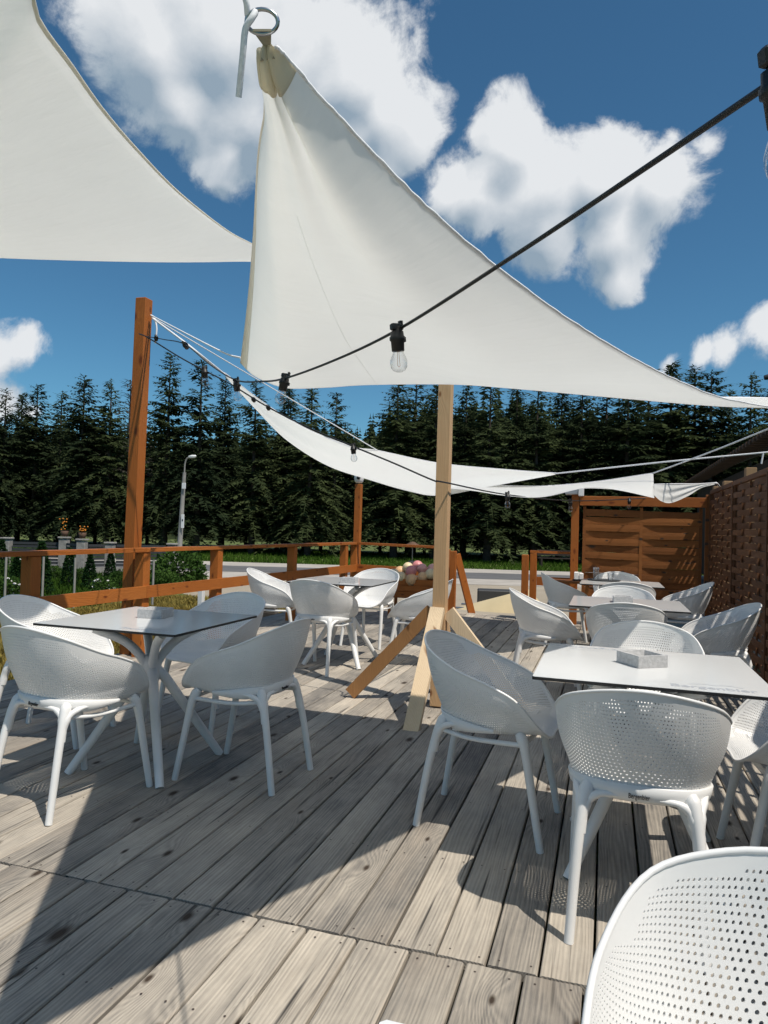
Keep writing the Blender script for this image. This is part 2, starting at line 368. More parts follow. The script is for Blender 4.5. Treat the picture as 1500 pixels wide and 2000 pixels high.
# gravel yard between deck and road (right part), lawn stays on the left
sheet('gravel_yard', [(-4.9, 10.6), (9, 10.6), tuple(bg(24.2, 30)[:2]), tuple(bg(24.2, -9.3)[:2])], GZ+.006, M['gravel'])
band('road_shoulder', 21.8, 30.2, GZ+.012, M['shoulder'], -9.4, 140)
band('road_shoulder', 23.4, 30.2, GZ+.010, M['shoulder'], -140, -9.4)
band('road', 24.3, 27.6, GZ+.018, M['asphalt'])
def hill_mesh():
    b = MB(); P = []
    for i in range(26):
        row = []
        for j in range(90):
            s = -170 + j*3.9; d = 62 + i*4.6
            k = i/25
            h = GZ - .2 + 20*math.sin(min(1, k*1.15)*math.pi/2)*(.75 + .22*math.sin(s*.03+1.2) + .16*math.sin(s*.071)) + (s > 20)*min(1, (s-20)/60)*6*k
            h += (random.random()*2.4 if i else 0)
            row.append(bg(d, s, h))
        P.append(row)
    return b.grid(P, False)
hl = hill_mesh().obj('hill', M['spruce']); struct(hl)
def far_wood():
    r = random.Random(9); V = []; F = []
    hv = [v.co for v in hl.data.vertices]
    for i in range(1500):
        c = hv[r.randrange(90*4, len(hv))]; h = r.uniform(4, 8); x0, y0 = c.x+r.uniform(-2, 2), c.y+r.uniform(-2, 2)
        for k in range(9):
            z = c.z-1+h*(.15+.85*k/9); rad = (1-k/9)*h*.24+.1
            for q in range(7):
                a = r.random()*6.283; o = len(V); l = rad*r.uniform(.7, 1.2); w = .35*rad+.08
                p = Vector((x0, y0, z+.3)); e = Vector((x0+math.cos(a)*l, y0+math.sin(a)*l, z-.35*l)); s_ = Vector((-math.sin(a), math.cos(a), 0))*w
                V += [p, e+s_, e-s_]; F.append((o, o+1, o+2))
        o = len(V); V += [Vector((x0+.1, y0, c.z-1+h*.9)), Vector((x0-.1, y0, c.z-1+h*.9)), Vector((x0, y0, c.z-1+h*1.06))]; F.append((o, o+1, o+2))
    m = bpy.data.meshes.new('far_wood'); m.from_pydata([tuple(v) for v in V], [], F); m.update()
    o = mobj('far_wood', m, M['spruce']); o['kind'] = 'stuff'; o['label'] = 'dark conifer wood covering the hill behind the spruce row'; o['category'] = 'wood'
far_wood()

# ------------------------------------------------------------------ deck: every plank its own piece
DX0, DX1, DY1 = -4.35, 1.36, 10.5
db = MB()
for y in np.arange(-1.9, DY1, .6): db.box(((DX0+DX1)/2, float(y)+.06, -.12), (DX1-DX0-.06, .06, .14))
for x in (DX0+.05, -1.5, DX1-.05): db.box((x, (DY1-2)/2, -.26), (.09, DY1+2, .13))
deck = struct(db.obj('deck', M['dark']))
def plank_mesh(w, L, k):
    b = MB(); r = random.Random(k); n = 9; P = []
    prof = [(-w/2, -.028), (-w/2, -.004), (-w/2+.004, 0), (-w/4, .0006), (0, -.0008), (w/4, .0006), (w/2-.004, 0), (w/2, -.004), (w/2, -.028)]
    for i in range(n):
        y = L*(i/(n-1)-.5); dx = r.uniform(-.0012, .0012); dz = r.uniform(-.001, .001)
        P.append([(x+dx, y, z+dz) for x, z in prof])
    b.grid(P, False); c = len(prof)
    b.f.append(tuple(range(c))); b.sm.append(False); b.f.append(tuple((n-1)*c+i for i in range(c-1, -1, -1))); b.sm.append(False)
    for i in range(n-1): b.f.append((i*c+c-1, i*c, (i+1)*c, (i+1)*c+c-1)); b.sm.append(False)
    return b.mesh('plank')
nails = MB()
for y0, y1, pitch, x0 in ((-1.95, 2.097, .167, -4.293), (2.103, 6.3, .1505, -4.297), (6.304, DY1, .1505, -4.297)):
    Ln = y1-y0-.004; ms = []
    for k in range(4):
        me = plank_mesh(pitch-.0085, Ln, k); me.materials.append(M['deck']); ms.append(me)
    x = x0; i = 0
    while x < DX1-.05:
        o = mobj('plank', ms[random.randrange(4)], None, deck)
        o.location = (x, (y0+y1)/2+random.uniform(-.002, .002), random.uniform(-.0025, .0015)); o.rotation_euler = (0, random.uniform(-.006, .006), random.choice((0, math.pi))+random.uniform(-.0004, .0004))
        for y in [y0+.035]+[float(q) for q in np.arange(y0+.6, y1-.3, .6)]+[y1-.035]:
            for sx in (-.045, .045):
                nx, ny = x+sx+random.uniform(-.008, .008), y+random.uniform(-.008, .008)
                nails.add([(nx+.0038*math.cos(a), ny+.0038*math.sin(a), .0022) for a in np.arange(6)*1.0472], [tuple(range(6))])
        x += pitch; i += 1
nl = nails.obj('nail_heads', plain('rusty_nails', (.05, .035, .03), .6), deck); nl['kind'] = 'stuff'

# ------------------------------------------------------------------ railing
def rail_x(y): return -4.2 + (y-4.0)/6.9*.42
def post(b, x, y, z0, z1, w=.1): b.box((x, y, (z0+z1)/2), (w, w, z1-z0), 0, .005); return b
rl = thing('railing', 'orange stained wooden railing along the left and back edges of the deck', 'railing', (-4.1, 5, 0))
def child(b, name, m, root):
    o = b.obj(name, m, root); o.matrix_parent_inverse = Matrix.Translation(-Vector(root.location)); return o
def px_y_on_rail(px):
    best = min(np.arange(2., 12., .01), key=lambda y: abs(proj((rail_x(y), y, .9))[0]-px)); return float(best)
def proj(p):
    v = ROT.T @ (np.array(p, float)-EYE); return CX+F_PX*v[0]/-v[2], CY-F_PX*v[1]/-v[2]
for px in (60, 279, 423, 571, 672):
    y = px_y_on_rail(px); b = MB(); post(b, rail_x(y), y, -.4, .965); child(b, 'rail_post', M['orange'], rl)
YB = 10.62
b = MB(); post(b, rail_x(YB), YB, -.4, .965); child(b, 'rail_post', M['orange'], rl)
def railboard(pts, w, h, name='top_rail', m='orange_y'):
    for a, c in zip(pts[:-1], pts[1:]):
        child(MB().beam(a, c, w, h), name, M[m], rl)
ys = [1.2, 5.62, 8.3, YB+.05]
for a, c in zip(ys[:-1], ys[1:]):
    railboard([(rail_x(a), a+.002, .985), (rail_x(c), c-.002, .985)], .12, .036)
    railboard([(rail_x(a)+.062, a+.002, .60), (rail_x(c)+.062, c-.002, .60)], .024, .11, 'lower_rail')
xg = at_Y(874, 1068, YB)[0]
railboard([(rail_x(YB)+.062, YB, .986), (xg, YB-.02, .97)], .12, .036, 'top_rail', 'orange_x')
railboard([(rail_x(YB)+.06, YB-.06, .60), (xg, YB-.07, .58)], .024, .12, 'lower_rail', 'orange_x')
b = MB(); post(b, xg, YB-.02, -.4, .95, .09); child(b, 'rail_post', M['orange'], rl)
b = MB(); post(b, xg+.14, YB-.22, -.1, .93, .09); child(b, 'rail_post', M['orange'], rl)
child(MB().beam((xg+.17, YB-.12, .88), (xg+.42, YB+.05, -.12), .05, .1), 'brace', M['orange'], rl)
# railing right of the opening
x2 = at_Y(1026, 1100, YB-.6)[0]; x3 = at_Y(1042, 1100, YB-.4)[0]; x4 = -.42
rr = thing('railing', 'short orange railing between the deck opening and the slatted screen', 'railing', (x2, YB-.5, 0))
b = MB(); post(b, x2, YB-.6, -.1, .93, .09); child(b, 'rail_post', M['orange'], rr)
b = MB(); post(b, x3, YB-.4, -.1, .95, .09); child(b, 'rail_post', M['orange'], rr)
child(MB().beam((x3-.05, YB-.4, .97), (x4, YB-.35, .97), .1, .034), 'top_rail', M['orange_x'], rr)
child(MB().beam((x3+.05, YB-.4, .56), (x4, YB-.35, .56), .024, .12), 'lower_rail', M['orange_x'], rr)
# tall posts
def tallpost(name, x, y, z1, w, label, m='orange', lean=(0, 0)):
    b = MB(); n = 5
    for i in range(n): pass
    b.box((0, 0, z1/2-.2), (w, w, z1+.4), 0, .006)
    o = b.obj(name, M[m]); o.location = (x, y, 0); o.rotation_euler = (lean[1], lean[0], 0); return tag(o, label, 'post')
PB = at_X(257, 1075, -4.28); PBY = float(PB[1])
tallpost('sail_post', -4.28, PBY, 3.36, .112, 'tall orange post behind the left railing, ropes and cable tied near its top', lean=(.012, 0))
TOPB = np.array([-4.22, PBY, 3.2])
cpX, cpY = rail_x(YB)-.02, YB+.16
tallpost('sail_post', cpX, cpY, 1.93, .10, 'shorter orange post at the far corner of the railing with a white camera on top')
cam_r = thing('security_camera', 'white round camera on top of the far corner post', 'camera', (cpX, cpY, 1.95))
b = MB().lathe([(.001, .16), (.05, .155), (.075, .13), (.08, .08), (.07, .03), (.05, 0), (.001, 0)], 14); b.obj('housing', M['white'], cam_r)
b = MB().lathe([(.001, .0), (.03, .0), (.03, .02), (.001, .022)], 12); o = b.obj('lens', M['black'], cam_r); o.location = (.02, -.072, .08); o.rotation_euler = (R(90), 0, 0)

# ------------------------------------------------------------------ woven fence on the right
FX = 1.30
wf = thing('woven_fence', 'tall brown woven-slat fence along the right side of the deck', 'fence', (FX, 5, 0))
PW = 1.74; p0 = 10.12
SL = .0655; NS = 27
def weave_slat(L, nb, phase, axis, h, amp=.017, th=.008, seed=0, bulge=0.):
    """one slat running in and out of the battens"""
    rr_ = random.Random(seed); n = 6*nb; P = []; sp = L/nb
    for i in range(n+1):
        s = L*(i/n-.5); w = math.cos(math.pi*(s/sp) + phase*math.pi); w = math.copysign(abs(w)**.7, w)*amp
        tw = rr_.uniform(-.0015, .0015) + bulge*math.sin(s*3+seed)*.004
        row = []
        for z, t in ((-h/2, 0), (-h/2, th), (0, th+.002), (h/2, th), (h/2, 0), (0, -.001), (-h/2, 0)):
            q = w+t-th/2
            row.append((q, s, z+tw) if axis == 1 else (s, -q, z+tw))
        P.append(row)
    return MB().grid(P, False).mesh('slat')
variants = [[weave_slat(PW-.05, 4, ph, 1, SL-.005, seed=k) for k in range(3)] for ph in (0, 1)]
for vv in variants:
    for me in vv: me.materials.append(M['slat_y'])
for k in range(6):
    yc = p0 - PW*(k+.5)
    for i in range(NS):
        o = mobj('slat', variants[i % 2][random.randrange(3)], None, wf)
        o.location = (random.uniform(-.002, .002), yc-5, .03+SL*(i+.5)); o.rotation_euler = (random.uniform(-.003, .003), 0, 0)
    for q in range(5):
        o = MB().box((0, 0, 0), (.016, .028, 1.80)).obj('batten', M['slat_y'], wf); o.location = (0, yc-5+(q-2)*(PW-.05)/4*.985, .92)
    o = MB().box((0, 0, 0), (.05, .045, 1.83), 0, .004).obj('frame_stile', M['slat_y'], wf); o.location = (-.005, yc-5+PW/2-.0, .915)
    o = MB().box((0, 0, 0), (.045, PW-.05, .05), 0, .004).obj('top_frame', M['slat_y'], wf); o.location = (-.004, yc-5, 1.83)
for px, top in ((1401, 950), (1421, 940), (1466, 914)):
    q = at_X(px, top, FX+.12); b = MB().box((0, 0, 0), (.10, .12, float(q[2])+.3), 0, .004)
    o = b.obj('fence_post', M['posttop'], wf); o.location = (.12, float(q[1])-5, (float(q[2])+.3)/2-.3)
# back screen
SY = 10.16; SX0, SX1 = -.36, 1.24
ws = thing('slatted_screen', 'reddish brown screen of bowed horizontal slats at the far right corner', 'screen', ((SX0+SX1)/2, SY, 0))
SW = SX1-SX0-.1
scr = [[weave_slat(SW, 2, ph+.5, 0, .094, amp=.013, th=.009, seed=10+k, bulge=1.) for k in range(3)] for ph in (0, 1)]
for vv in scr:
    for me in vv: me.materials.append(M['slat_x'])
for i in range(15):
    o = mobj('slat', scr[i % 2][random.randrange(3)], None, ws); o.location = (0, random.uniform(-.004, .004), .19+.0955*i); o.rotation_euler = (0, random.uniform(-.012, .012), 0)
for x in (-SW/2*.98, 0, SW/2*.98): 
    o = MB().box((0, 0, 0), (.04, .018, 1.5)).obj('batten', M['slat_x'], ws); o.location = (x, 0, .87)
o = MB().box((0, 0, 0), (SW+.1, .05, .13), 0, .005).obj('header_board', M['orange_x'], ws); o.location = (0, -.03, 1.695)
o = MB().box((0, 0, 0), (.10, .10, 2.2), 0, .006).obj('screen_post', M['orange'], ws); o.location = (-SW/2-.11, 0, .68)
o = MB().box((0, 0, 0), (.05, .05, 2.0), 0, .006).obj('screen_post', M['slat_x'], ws); o.location = (SW/2+.06, -.02, .8)
fl = thing('floodlight', 'white box floodlight on the post at the left end of the brown screen', 'floodlight', (SX0-.06, SY-.02, 1.79))
MB().box((-.05, -.02, .06), (.17, .12, .15), 0, .008).obj('housing', M['steel'], fl); MB().box((.075, -.04, .055), (.07, .14, .18), 0, .006).obj('side_plate', M['white'], fl)

# ------------------------------------------------------------------ building with roof on the right
be = at_X(1500, 842, 3.0); EX, EZ = 3.0, float(be[2]); EY1 = float(at_X(1336, 942, 3.0)[1])
bl = thing('building', 'dark timber building whose sloping roof edge shows above the right fence', 'building', (EX+3, 9, 0))
child(MB().box((EX+3.2, EY1/2+3.5, (EZ-.1)/2-.2), (5.4, EY1-7.4, EZ-.1)), 'wall', M['wallb'], bl)
b = MB(); b.add([(EX, 3, EZ), (EX, EY1, EZ), (EX+3.6, EY1, EZ+1.5), (EX+3.6, 3, EZ+1.5), (EX, 3, EZ+.06), (EX, EY1, EZ+.06), (EX+3.6, EY1, EZ+1.56), (EX+3.6, 3, EZ+1.56)],
      [(0, 1, 2, 3), (7, 6, 5, 4), (0, 4, 5, 1), (1, 5, 6, 2), (2, 6, 7, 3), (3, 7, 4, 0)]); rf = child(b, 'roof', M['roof'], bl)
for y in np.arange(4, EY1, .42):
    b = MB().box((EX+.22, float(y), EZ-.005), (.5, .09, .11)); o = b.obj('rafter', M['rafter'], rf)
    pass
wl = thing('wall_lamp', 'small dark lamp head at the right edge below the white sail', 'lamp', tuple(at_D(1508, 745, 9.)))
b = MB().tube([(-.09, 0, .05), (.02, 0, .07), (.2, 0, .05)], [.03, .045, .03], 8); b.obj('lamp_head', M['black'], wl)
MB().tube([(0, 0, .05), (.05, 0, -.06), (.09, 0, -.2), (.3, 0, -.25)], .018, 6).obj('arm', M['black'], wl)

# ------------------------------------------------------------------ chairs
PHI = np.radians([0, 30, 55, 75, 95, 120, 145, 165, 180])
RIM = np.array([.965, 1, 1])*np.array([(0, .252, .425), (.135, .252, .430), (.222, .215, .485), (.258, .130, .585), (.274, .02, .640), (.276, -.12, .69), (.225, -.245, .752), (.115, -.302, .786), (0, -.318, .797)])
KNE = np.array([(0, .205, .445), (.11, .20, .443), (.175, .155, .432), (.198, .085, .425), (.205, 0, .42), (.195, -.10, .42), (.14, -.175, .42), (.07, -.203, .42), (0, -.21, .42)])
def _ext(A, sg):
    a = np.concatenate([PHI[1:4][::-1]*-1, PHI, 2*np.pi-PHI[-4:-1][::-1]]); m = A*np.array(sg)
    return a, np.concatenate([m[1:4][::-1], A, m[-4:-1][::-1]])
def interp(A, ph):
    a, B = _ext(A, (-1, 1, 1)); i = int(np.clip(np.searchsorted(a, ph)-1, 1, len(a)-3)); t = (ph-a[i])/(a[i+1]-a[i])
    d0 = (B[i+1]-B[i-1])/(a[i+1]-a[i-1])*(a[i+1]-a[i]); d1 = (B[i+2]-B[i])/(a[i+2]-a[i])*(a[i+1]-a[i])
    return (2*t**3-3*t**2+1)*B[i]+(t**3-2*t**2+t)*d0+(-2*t**3+3*t**2)*B[i+1]+(t**3-t**2)*d1
C0 = np.array([0, -.05, .418])
NPH, NS_ = 181, 61
TAB = np.zeros((NPH, NS_, 3))
for ip in range(NPH):
    ph = math.pi*ip/(NPH-1); K = interp(KNE, ph); Rm = interp(RIM, ph)
    a = K+(C0-K)*min(.75, .07/np.linalg.norm(K-C0)); bq = K+(Rm-K)*min(.6, .09/np.linalg.norm(Rm-K))
    bow = np.array([K[0]-C0[0], K[1]-C0[1], 0]); bow = bow/np.linalg.norm(bow)*.012*math.sin(ph/2)
    pl = [C0+(a-C0)*t for t in np.linspace(0, 1, 12)[:-1]] + [(1-t)**2*a+2*t*(1-t)*K+t*t*bq for t in np.linspace(0, 1, 16)[:-1]] + [bq+(Rm-bq)*t+bow*math.sin(math.pi*t) for t in np.linspace(0, 1, 16)]
    pl = np.array(pl); s = np.concatenate([[0], np.cumsum(np.linalg.norm(np.diff(pl, axis=0), axis=1))]); s /= s[-1]
    q = np.linspace(0, 1, NS_)
    for k in range(3): TAB[ip, :, k] = np.interp(q, s, pl[:, k])
def tub(U, V):
    x = U*np.sqrt(1-V*V/2); y = V*np.sqrt(1-U*U/2); r = np.clip(np.hypot(x, y), 0, 1); ph = np.arctan2(np.abs(x), -y)
    fi = np.clip(ph/math.pi*(NPH-1), 0, NPH-1.001); fj = np.clip(r*(NS_-1), 0, NS_-1.001); i = fi.astype(int); j = fj.astype(int); a = (fi-i)[:, None]; c = (fj-j)[:, None]
    P = (TAB[i, j]*(1-a)+TAB[i+1, j]*a)*(1-c)+(TAB[i, j+1]*(1-a)+TAB[i+1, j+1]*a)*c
    P[:, 0] *= np.sign(x); return P
def shell_mesh():
    NU, NV = 72, 84
    uv = []; idx = {}; faces = []; holes = []
    def vid(xi, yj):
        k = (xi, yj)
        if k not in idx: idx[k] = len(uv); uv.append((-1+xi/NU, -1+2*yj/NV))
        return idx[k]
    for j in range(NV):
        st = 0 if j % 2 == 0 else 1
        if st:
            for a in (0, 2*NU-1): faces.append((vid(a, j), vid(a+1, j), vid(a+1, j+.5), vid(a+1, j+1), vid(a, j+1), vid(a, j+.5)))
        for a in range(st, 2*NU-1, 2):
            if a+2 > 2*NU: continue
            bd = [vid(a, j), vid(a+1, j), vid(a+2, j), vid(a+2, j+.5), vid(a+2, j+1), vid(a+1, j+1), vid(a, j+1), vid(a, j+.5)]
            u = -1+(a+1)/NU; v = -1+2*(j+.5)/NV
            rr2 = math.hypot(u*math.sqrt(1-v*v/2), v*math.sqrt(1-u*u/2))
            if rr2 > .945 or (abs(u) > .72 and abs(v) > .72): faces.append(tuple(bd)); continue
            o = len(uv); hu, hv = .45/NU, .55/NV
            for k in range(8):
                an = math.radians(-135+45*k); uv.append((u+hu*math.cos(an), v+hv*math.sin(an)))
            hv_ = list(range(o, o+8)); holes.append(hv_)
            for k in range(8): faces.append((bd[k], bd[(k+1) % 8], hv_[(k+1) % 8], hv_[k]))
    uv = np.array(uv); P = tub(uv[:, 0], uv[:, 1]); e = 1e-3
    c = np.clip
    du = tub(c(uv[:, 0]+e, -1, 1), uv[:, 1])-tub(c(uv[:, 0]-e, -1, 1), uv[:, 1]); dv = tub(uv[:, 0], c(uv[:, 1]+e, -1, 1))-tub(uv[:, 0], c(uv[:, 1]-e, -1, 1))
    Nn = np.cross(du, dv); Nn /= np.maximum(np.linalg.norm(Nn, axis=1), 1e-9)[:, None]
    # seat normals must point up / inwards
    if Nn[np.argmin(np.hypot(uv[:, 0], uv[:, 1]))][2] < 0: Nn = -Nn
    T = .0022; A = P+Nn*T; B = P-Nn*T; n = len(P)
    V = [A, B]; F = [tuple(f) for f in faces] + [tuple(i+n for i in f[::-1]) for f in faces]; S = [True]*len(F)
    hw = []; base = 2*n
    for h in holes:
        for q in h: hw.append(A[q])
        for q in h: hw.append(B[q])
        for k in range(8): F.append((base+k, base+(k+1) % 8, base+8+(k+1) % 8, base+8+k)); S.append(True)
        base += 16
    V.append(np.array(hw)); V = np.concatenate(V)
    m = bpy.data.meshes.new('shell'); m.from_pydata(V.tolist(), [], F); m.polygons.foreach_set('use_smooth', S); m.update(); return m
def make_chair():
    t = thing('armchair', 'x', 'chair', group='white perforated plastic armchairs on the deck')
    mobj('shell', shell_mesh(), M['plastic'], t)
    ring = [np.array(interp(RIM, ph)) for ph in np.linspace(0, math.pi, 48)]; ring = ring + [p*np.array([-1, 1, 1]) for p in ring[-2:0:-1]]
    MB().tube(ring+[ring[0], ring[1]], .0055, 8, False).obj('rim', M['plastic'], t)
    # back band that carries the shell, its ends tapering along the sides
    P = []; phs = np.linspace(R(88), R(272), 45)
    for k, ph in enumerate(phs):
        p2 = ph if ph <= math.pi else 2*math.pi-ph; sx = 1 if ph <= math.pi else -1
        K = interp(KNE, p2); Rm = interp(RIM, p2); bq = K+(Rm-K)*.16
        o = np.array([K[0]-C0[0], (K[1]-C0[1]), 0]); o /= np.linalg.norm(o); q = K*.35+bq*.65
        c = q+o*.006; c[0] *= sx; o = o*np.array([sx, 1, 1])
        e = math.sin(math.pi*k/44); h = .010+.020*min(1, e*1.6); th = .006
        tilt = (Rm-K); tilt = tilt/np.linalg.norm(tilt); tilt[0] *= sx; c = c + np.array([0, 0, .004])
        P.append([tuple(c-tilt*h-o*th), tuple(c+tilt*h-o*th*.6), tuple(c+tilt*(h-.003)+o*th), tuple(c-tilt*h*.6+o*(th+.003)), tuple(c-tilt*h+o*th*.4), tuple(c-tilt*h-o*th)])
    bd = MB().grid(P, True); bd.obj('back_band', M['plastic'], t)
    for sx in (-1, 1):
        q = lambda *p: (p[0]*sx, p[1], p[2])
        pts = catmull([q(.150, -.188, .468), q(.160, -.203, .435), q(.170, -.222, .38), q(.182, -.25, .25), q(.196, -.292, 0)], 4)
        n = len(pts); rad = [float(np.interp(i/(n-1), [0, .15, .3, .55, 1], [.017, .0245, .022, .018, .0152])) for i in range(n)]
        lg = MB().tube(pts, rad, 12)
        lg.tube(catmull([q(.06, -.222, .449), q(.115, -.216, .444), q(.150, -.214, .418), q(.168, -.222, .37), q(.174, -.232, .32)], 4), [.006]*2+[.010]*3+[.013]*4+[.017]*4+[.019]*4, 10)
        lg.tube(catmull([q(.203, -.09, .452), q(.194, -.15, .446), q(.180, -.197, .422), q(.173, -.222, .37), q(.175, -.232, .32)], 4), [.006]*2+[.010]*3+[.013]*4+[.017]*4+[.019]*4, 10)
        lg.obj('leg', M['plastic'], t)
        pts = catmull([q(.188, .135, .445), q(.198, .155, .415), q(.205, .170, .36), q(.213, .20, .2), q(.222, .238, 0)], 4)
        n = len(pts); rad = [float(np.interp(i/(n-1), [0, .15, .3, .55, 1], [.017, .0235, .0215, .018, .0152])) for i in range(n)]
        MB().tube(pts, rad, 12).obj('leg', M['plastic'], t)
        MB().tube(catmull([q(.165, -.205, .415), q(.195, -.06, .400), q(.20, .155, .402)], 8), .013, 8, True, .8).obj('seat_rail', M['plastic'], t)
    MB().tube([(-.2, .16, .405), (0, .172, .405), (.2, .16, .405)], .011, 8, True, .8).obj('seat_rail', M['plastic'], t)
    return t
def text_mesh(s, size, name, ext=.0004, shear=0.):
    cu = bpy.data.curves.new(name, 'FONT'); cu.body = s; cu.size = size; cu.align_x = 'CENTER'; cu.align_y = 'CENTER'; cu.extrude = ext; cu.offset = size*.012; cu.shear = shear; cu.resolution_u = 3
    o = bpy.data.objects.new(name, cu); COL.objects.link(o)
    dg = bpy.context.evaluated_depsgraph_get(); me = bpy.data.meshes.new_from_object(o.evaluated_get(dg)); bpy.data.objects.remove(o); me.name = name; me.materials.clear(); return me
chair0 = make_chair()
lt = text_mesh('Bergenbier', .021, 'lettering', .0008); lo = mobj('lettering', lt, M['black'], chair0)
_K = interp(KNE, math.pi); _Rm = interp(RIM, math.pi); _tl = (_Rm-_K)/np.linalg.norm(_Rm-_K); _q = _K*.35+(_K+(_Rm-_K)*.16)*.65
lo.location = (0.0, float(_q[1])-.0165, float(_q[2])-.002); lo.rotation_euler = (R(90)+.26*-1, 0, 0); lo.scale = (.68, 1, 1)
# x, y, heading (0 = facing +Y, positive = turned left), label
CH = [
 (-2.31, 2.74, -.17, 'white armchair seen from behind at the near side of the left table, partly sunlit'),
 (-1.74, 3.26, 1.50, 'white armchair on the right side of the left table, seen from behind in shade'),
 (-2.36, 3.98, 2.95, 'white armchair at the far side of the left table, facing the camera'),
 (-3.03, 3.42, -1.35, 'sunlit white armchair at the left edge of the picture facing the left table'),
 (-2.36, 5.87, -.12, 'white armchair with its back to the camera at the table beside the timber post'),
 (-1.66, 6.42, 1.65, 'white armchair partly hidden behind the raw timber post'),
 (-2.40, 7.25, 3.05, 'white armchair at the far side of the table beside the timber post, facing the camera'),
 (-3.18, 6.62, -1.35, 'bright sunlit white armchair left of the table beside the timber post'),
 (.12, 2.59, -.03, 'white armchair in the right foreground showing its lettered back to the camera'),
 (-.44, 3.14, -1.66, 'white armchair in profile on the left side of the nearest right table'),
 (.20, 3.78, 3.10, 'white armchair behind the nearest right table facing the camera, half in shade'),
 (.73, 3.10, 1.62, 'white armchair cut off by the right edge beside the nearest right table'),
 (.14, 5.40, .0, 'grey shaded armchair back seen just behind the nearest right table group'),
 (-.42, 5.82, -1.45, 'sunlit white armchair on the left side of the second right table'),
 (.15, 6.38, 3.14, 'bright white armchair at the far side of the second right table'),
 (.73, 5.62, 1.62, 'shaded armchair crossed by thin sun streaks between second right table and fence'),
 (.20, 7.55, .0, 'grey armchair back at the near side of the farthest right table'),
 (-.38, 8.26, -1.35, 'shaded armchair at the left of the farthest right table, near the short railing'),
 (.13, 8.76, 3.14, 'armchair at the far side of the farthest right table in front of the brown screen'),
 (.72, 7.85, 1.6, 'shaded armchair between the farthest right table and the woven fence'),
 (.25, .90, 2.98, 'large sunlit white armchair cut off by the bottom right corner'),
]
for i, (x, y, h, lab) in enumerate(CH):
    if i == 0: c = chair0; c.location = (x, y, 0); c.rotation_euler = (0, 0, h); c['label'] = lab
    else: dup(chair0, (x, y, .0), h, lab)

# ------------------------------------------------------------------ tables
def make_table():
    t = thing('bistro_table', 'x', 'table', group='white square bistro tables')
    S = .4; b = MB(); e = .006
    def slab(z0, z1, s):
        pts = [(-s+e, -s), (s-e, -s), (s, -s+e), (s, s-e), (s-e, s), (-s+e, s), (-s, s-e), (-s, -s+e)]
        bb = MB(); bb.add([(x, y, z0) for x, y in pts]+[(x, y, z1) for x, y in pts], [tuple(range(7, -1, -1)), tuple(range(8, 16))]+[(i, (i+1) % 8, 8+(i+1) % 8, 8+i) for i in range(8)]); return bb
    slab(.7385, .7492, S).obj('edge_core', M['core'], t); slab(.7494, .7504, S-.0012).obj('table_top', M['laminate'], t)
    for sx, sy in ((-1, -1), (1, -1), (1, 1), (-1, 1)):
        MB().tube([(sx*.012, sy*.012, .50), (sx*.05, sy*.05, .445), (sx*.265, sy*.275, 0)], [.027, .026, .021], 12).obj('leg', M['plastic'], t)
        MB().tube(catmull([(sx*.012, sy*.012, .44), (sx*.03, sy*.03, .54), (sx*.095, sy*.095, .64), (sx*.20, sy*.20, .711)], 5), .023, 10).obj('top_arm', M['plastic'], t)
    MB().lathe([(.001, .405), (.035, .41), (.046, .44), (.047, .52), (.038, .56), (.001, .565)], 16).obj('hub', M['plastic'], t)
    tm = text_mesh('Bergenbier', .062, 'printed_name', .0001)
    for loc, rz in (((.2, -.335, .7508), 0), ((-.20, .335, .7508), math.pi)):
        o = mobj('printed_name', tm, M['print'], t); o.location = loc; o.rotation_euler = (0, 0, rz)
        bb = MB(); pp = catmull([(-.07, .045, 0), (-.02, .062, 0), (.01, .05, 0), (.05, .066, 0), (.1, .045, 0)], 5)
        bb.add([(x, y, 0) for x, y, _ in pp]+[(x, y-.005, 0) for x, y, _ in pp], [(i, i+1, len(pp)+i+1, len(pp)+i) for i in range(len(pp)-1)])
        o2 = bb.obj('printed_emblem', M['print'], t); o2.location = loc; o2.rotation_euler = (0, 0, rz)
    return t
tb0 = make_table()
TB = [(-2.255, 3.205, 'white square table with black edge at the left, half lit by the sun'), (.157, 2.995, 'nearest white square table on the right with a grey concrete ashtray'),
      (-2.32, 6.22, 'white square table left of the raw timber post'), (.155, 5.60, 'second white table from the camera along the right fence'),
      (.15, 7.82, 'farthest white table on the right, holding glasses, near the brown screen'), (.183, .332, 'white table whose corner just shows at the bottom edge')]
for i, (x, y, lab) in enumerate(TB):
    if i == 0: tb0.location = (x, y, 0); tb0['label'] = lab
    else: dup(tb0, (x, y, 0), 0, lab)
def ashtray():
    b = MB(); s, h = .068, .046; lv = [(s, 0), (s, h), (s-.012, h), (s-.022, .014)]
    sq = lambda q, z: [(-q, -q, z), (q, -q, z), (q, q, z), (-q, q, z)]
    b.add(sum([sq(*l) for l in lv], []), [(0, 3, 2, 1)]+[(k*4+i, k*4+(i+1) % 4, k*4+4+(i+1) % 4, k*4+4+i) for k in range(3) for i in range(4)]+[(12, 13, 14, 15)])
    return b.mesh('ashtray')
am = ashtray(); am.materials.append(M['concrete'])
for (px, py), rz, lab in (((297, 1206), .12, 'grey concrete ashtray on the left table'), ((1254, 1300), .62, 'grey concrete ashtray on the nearest right table'),
                      ((680, 1138), .1, 'grey ashtray on the table left of the timber post'), ((1216, 1177), .05, 'grey ashtray on the second right table')):
    p = at_z(px, py, .752); o = mobj('ashtray', am, None); o.location = (p[0], p[1]+.03, .7512); o.rotation_euler = (0, 0, rz); tag(o, lab, 'ashtray', 'concrete ashtrays')
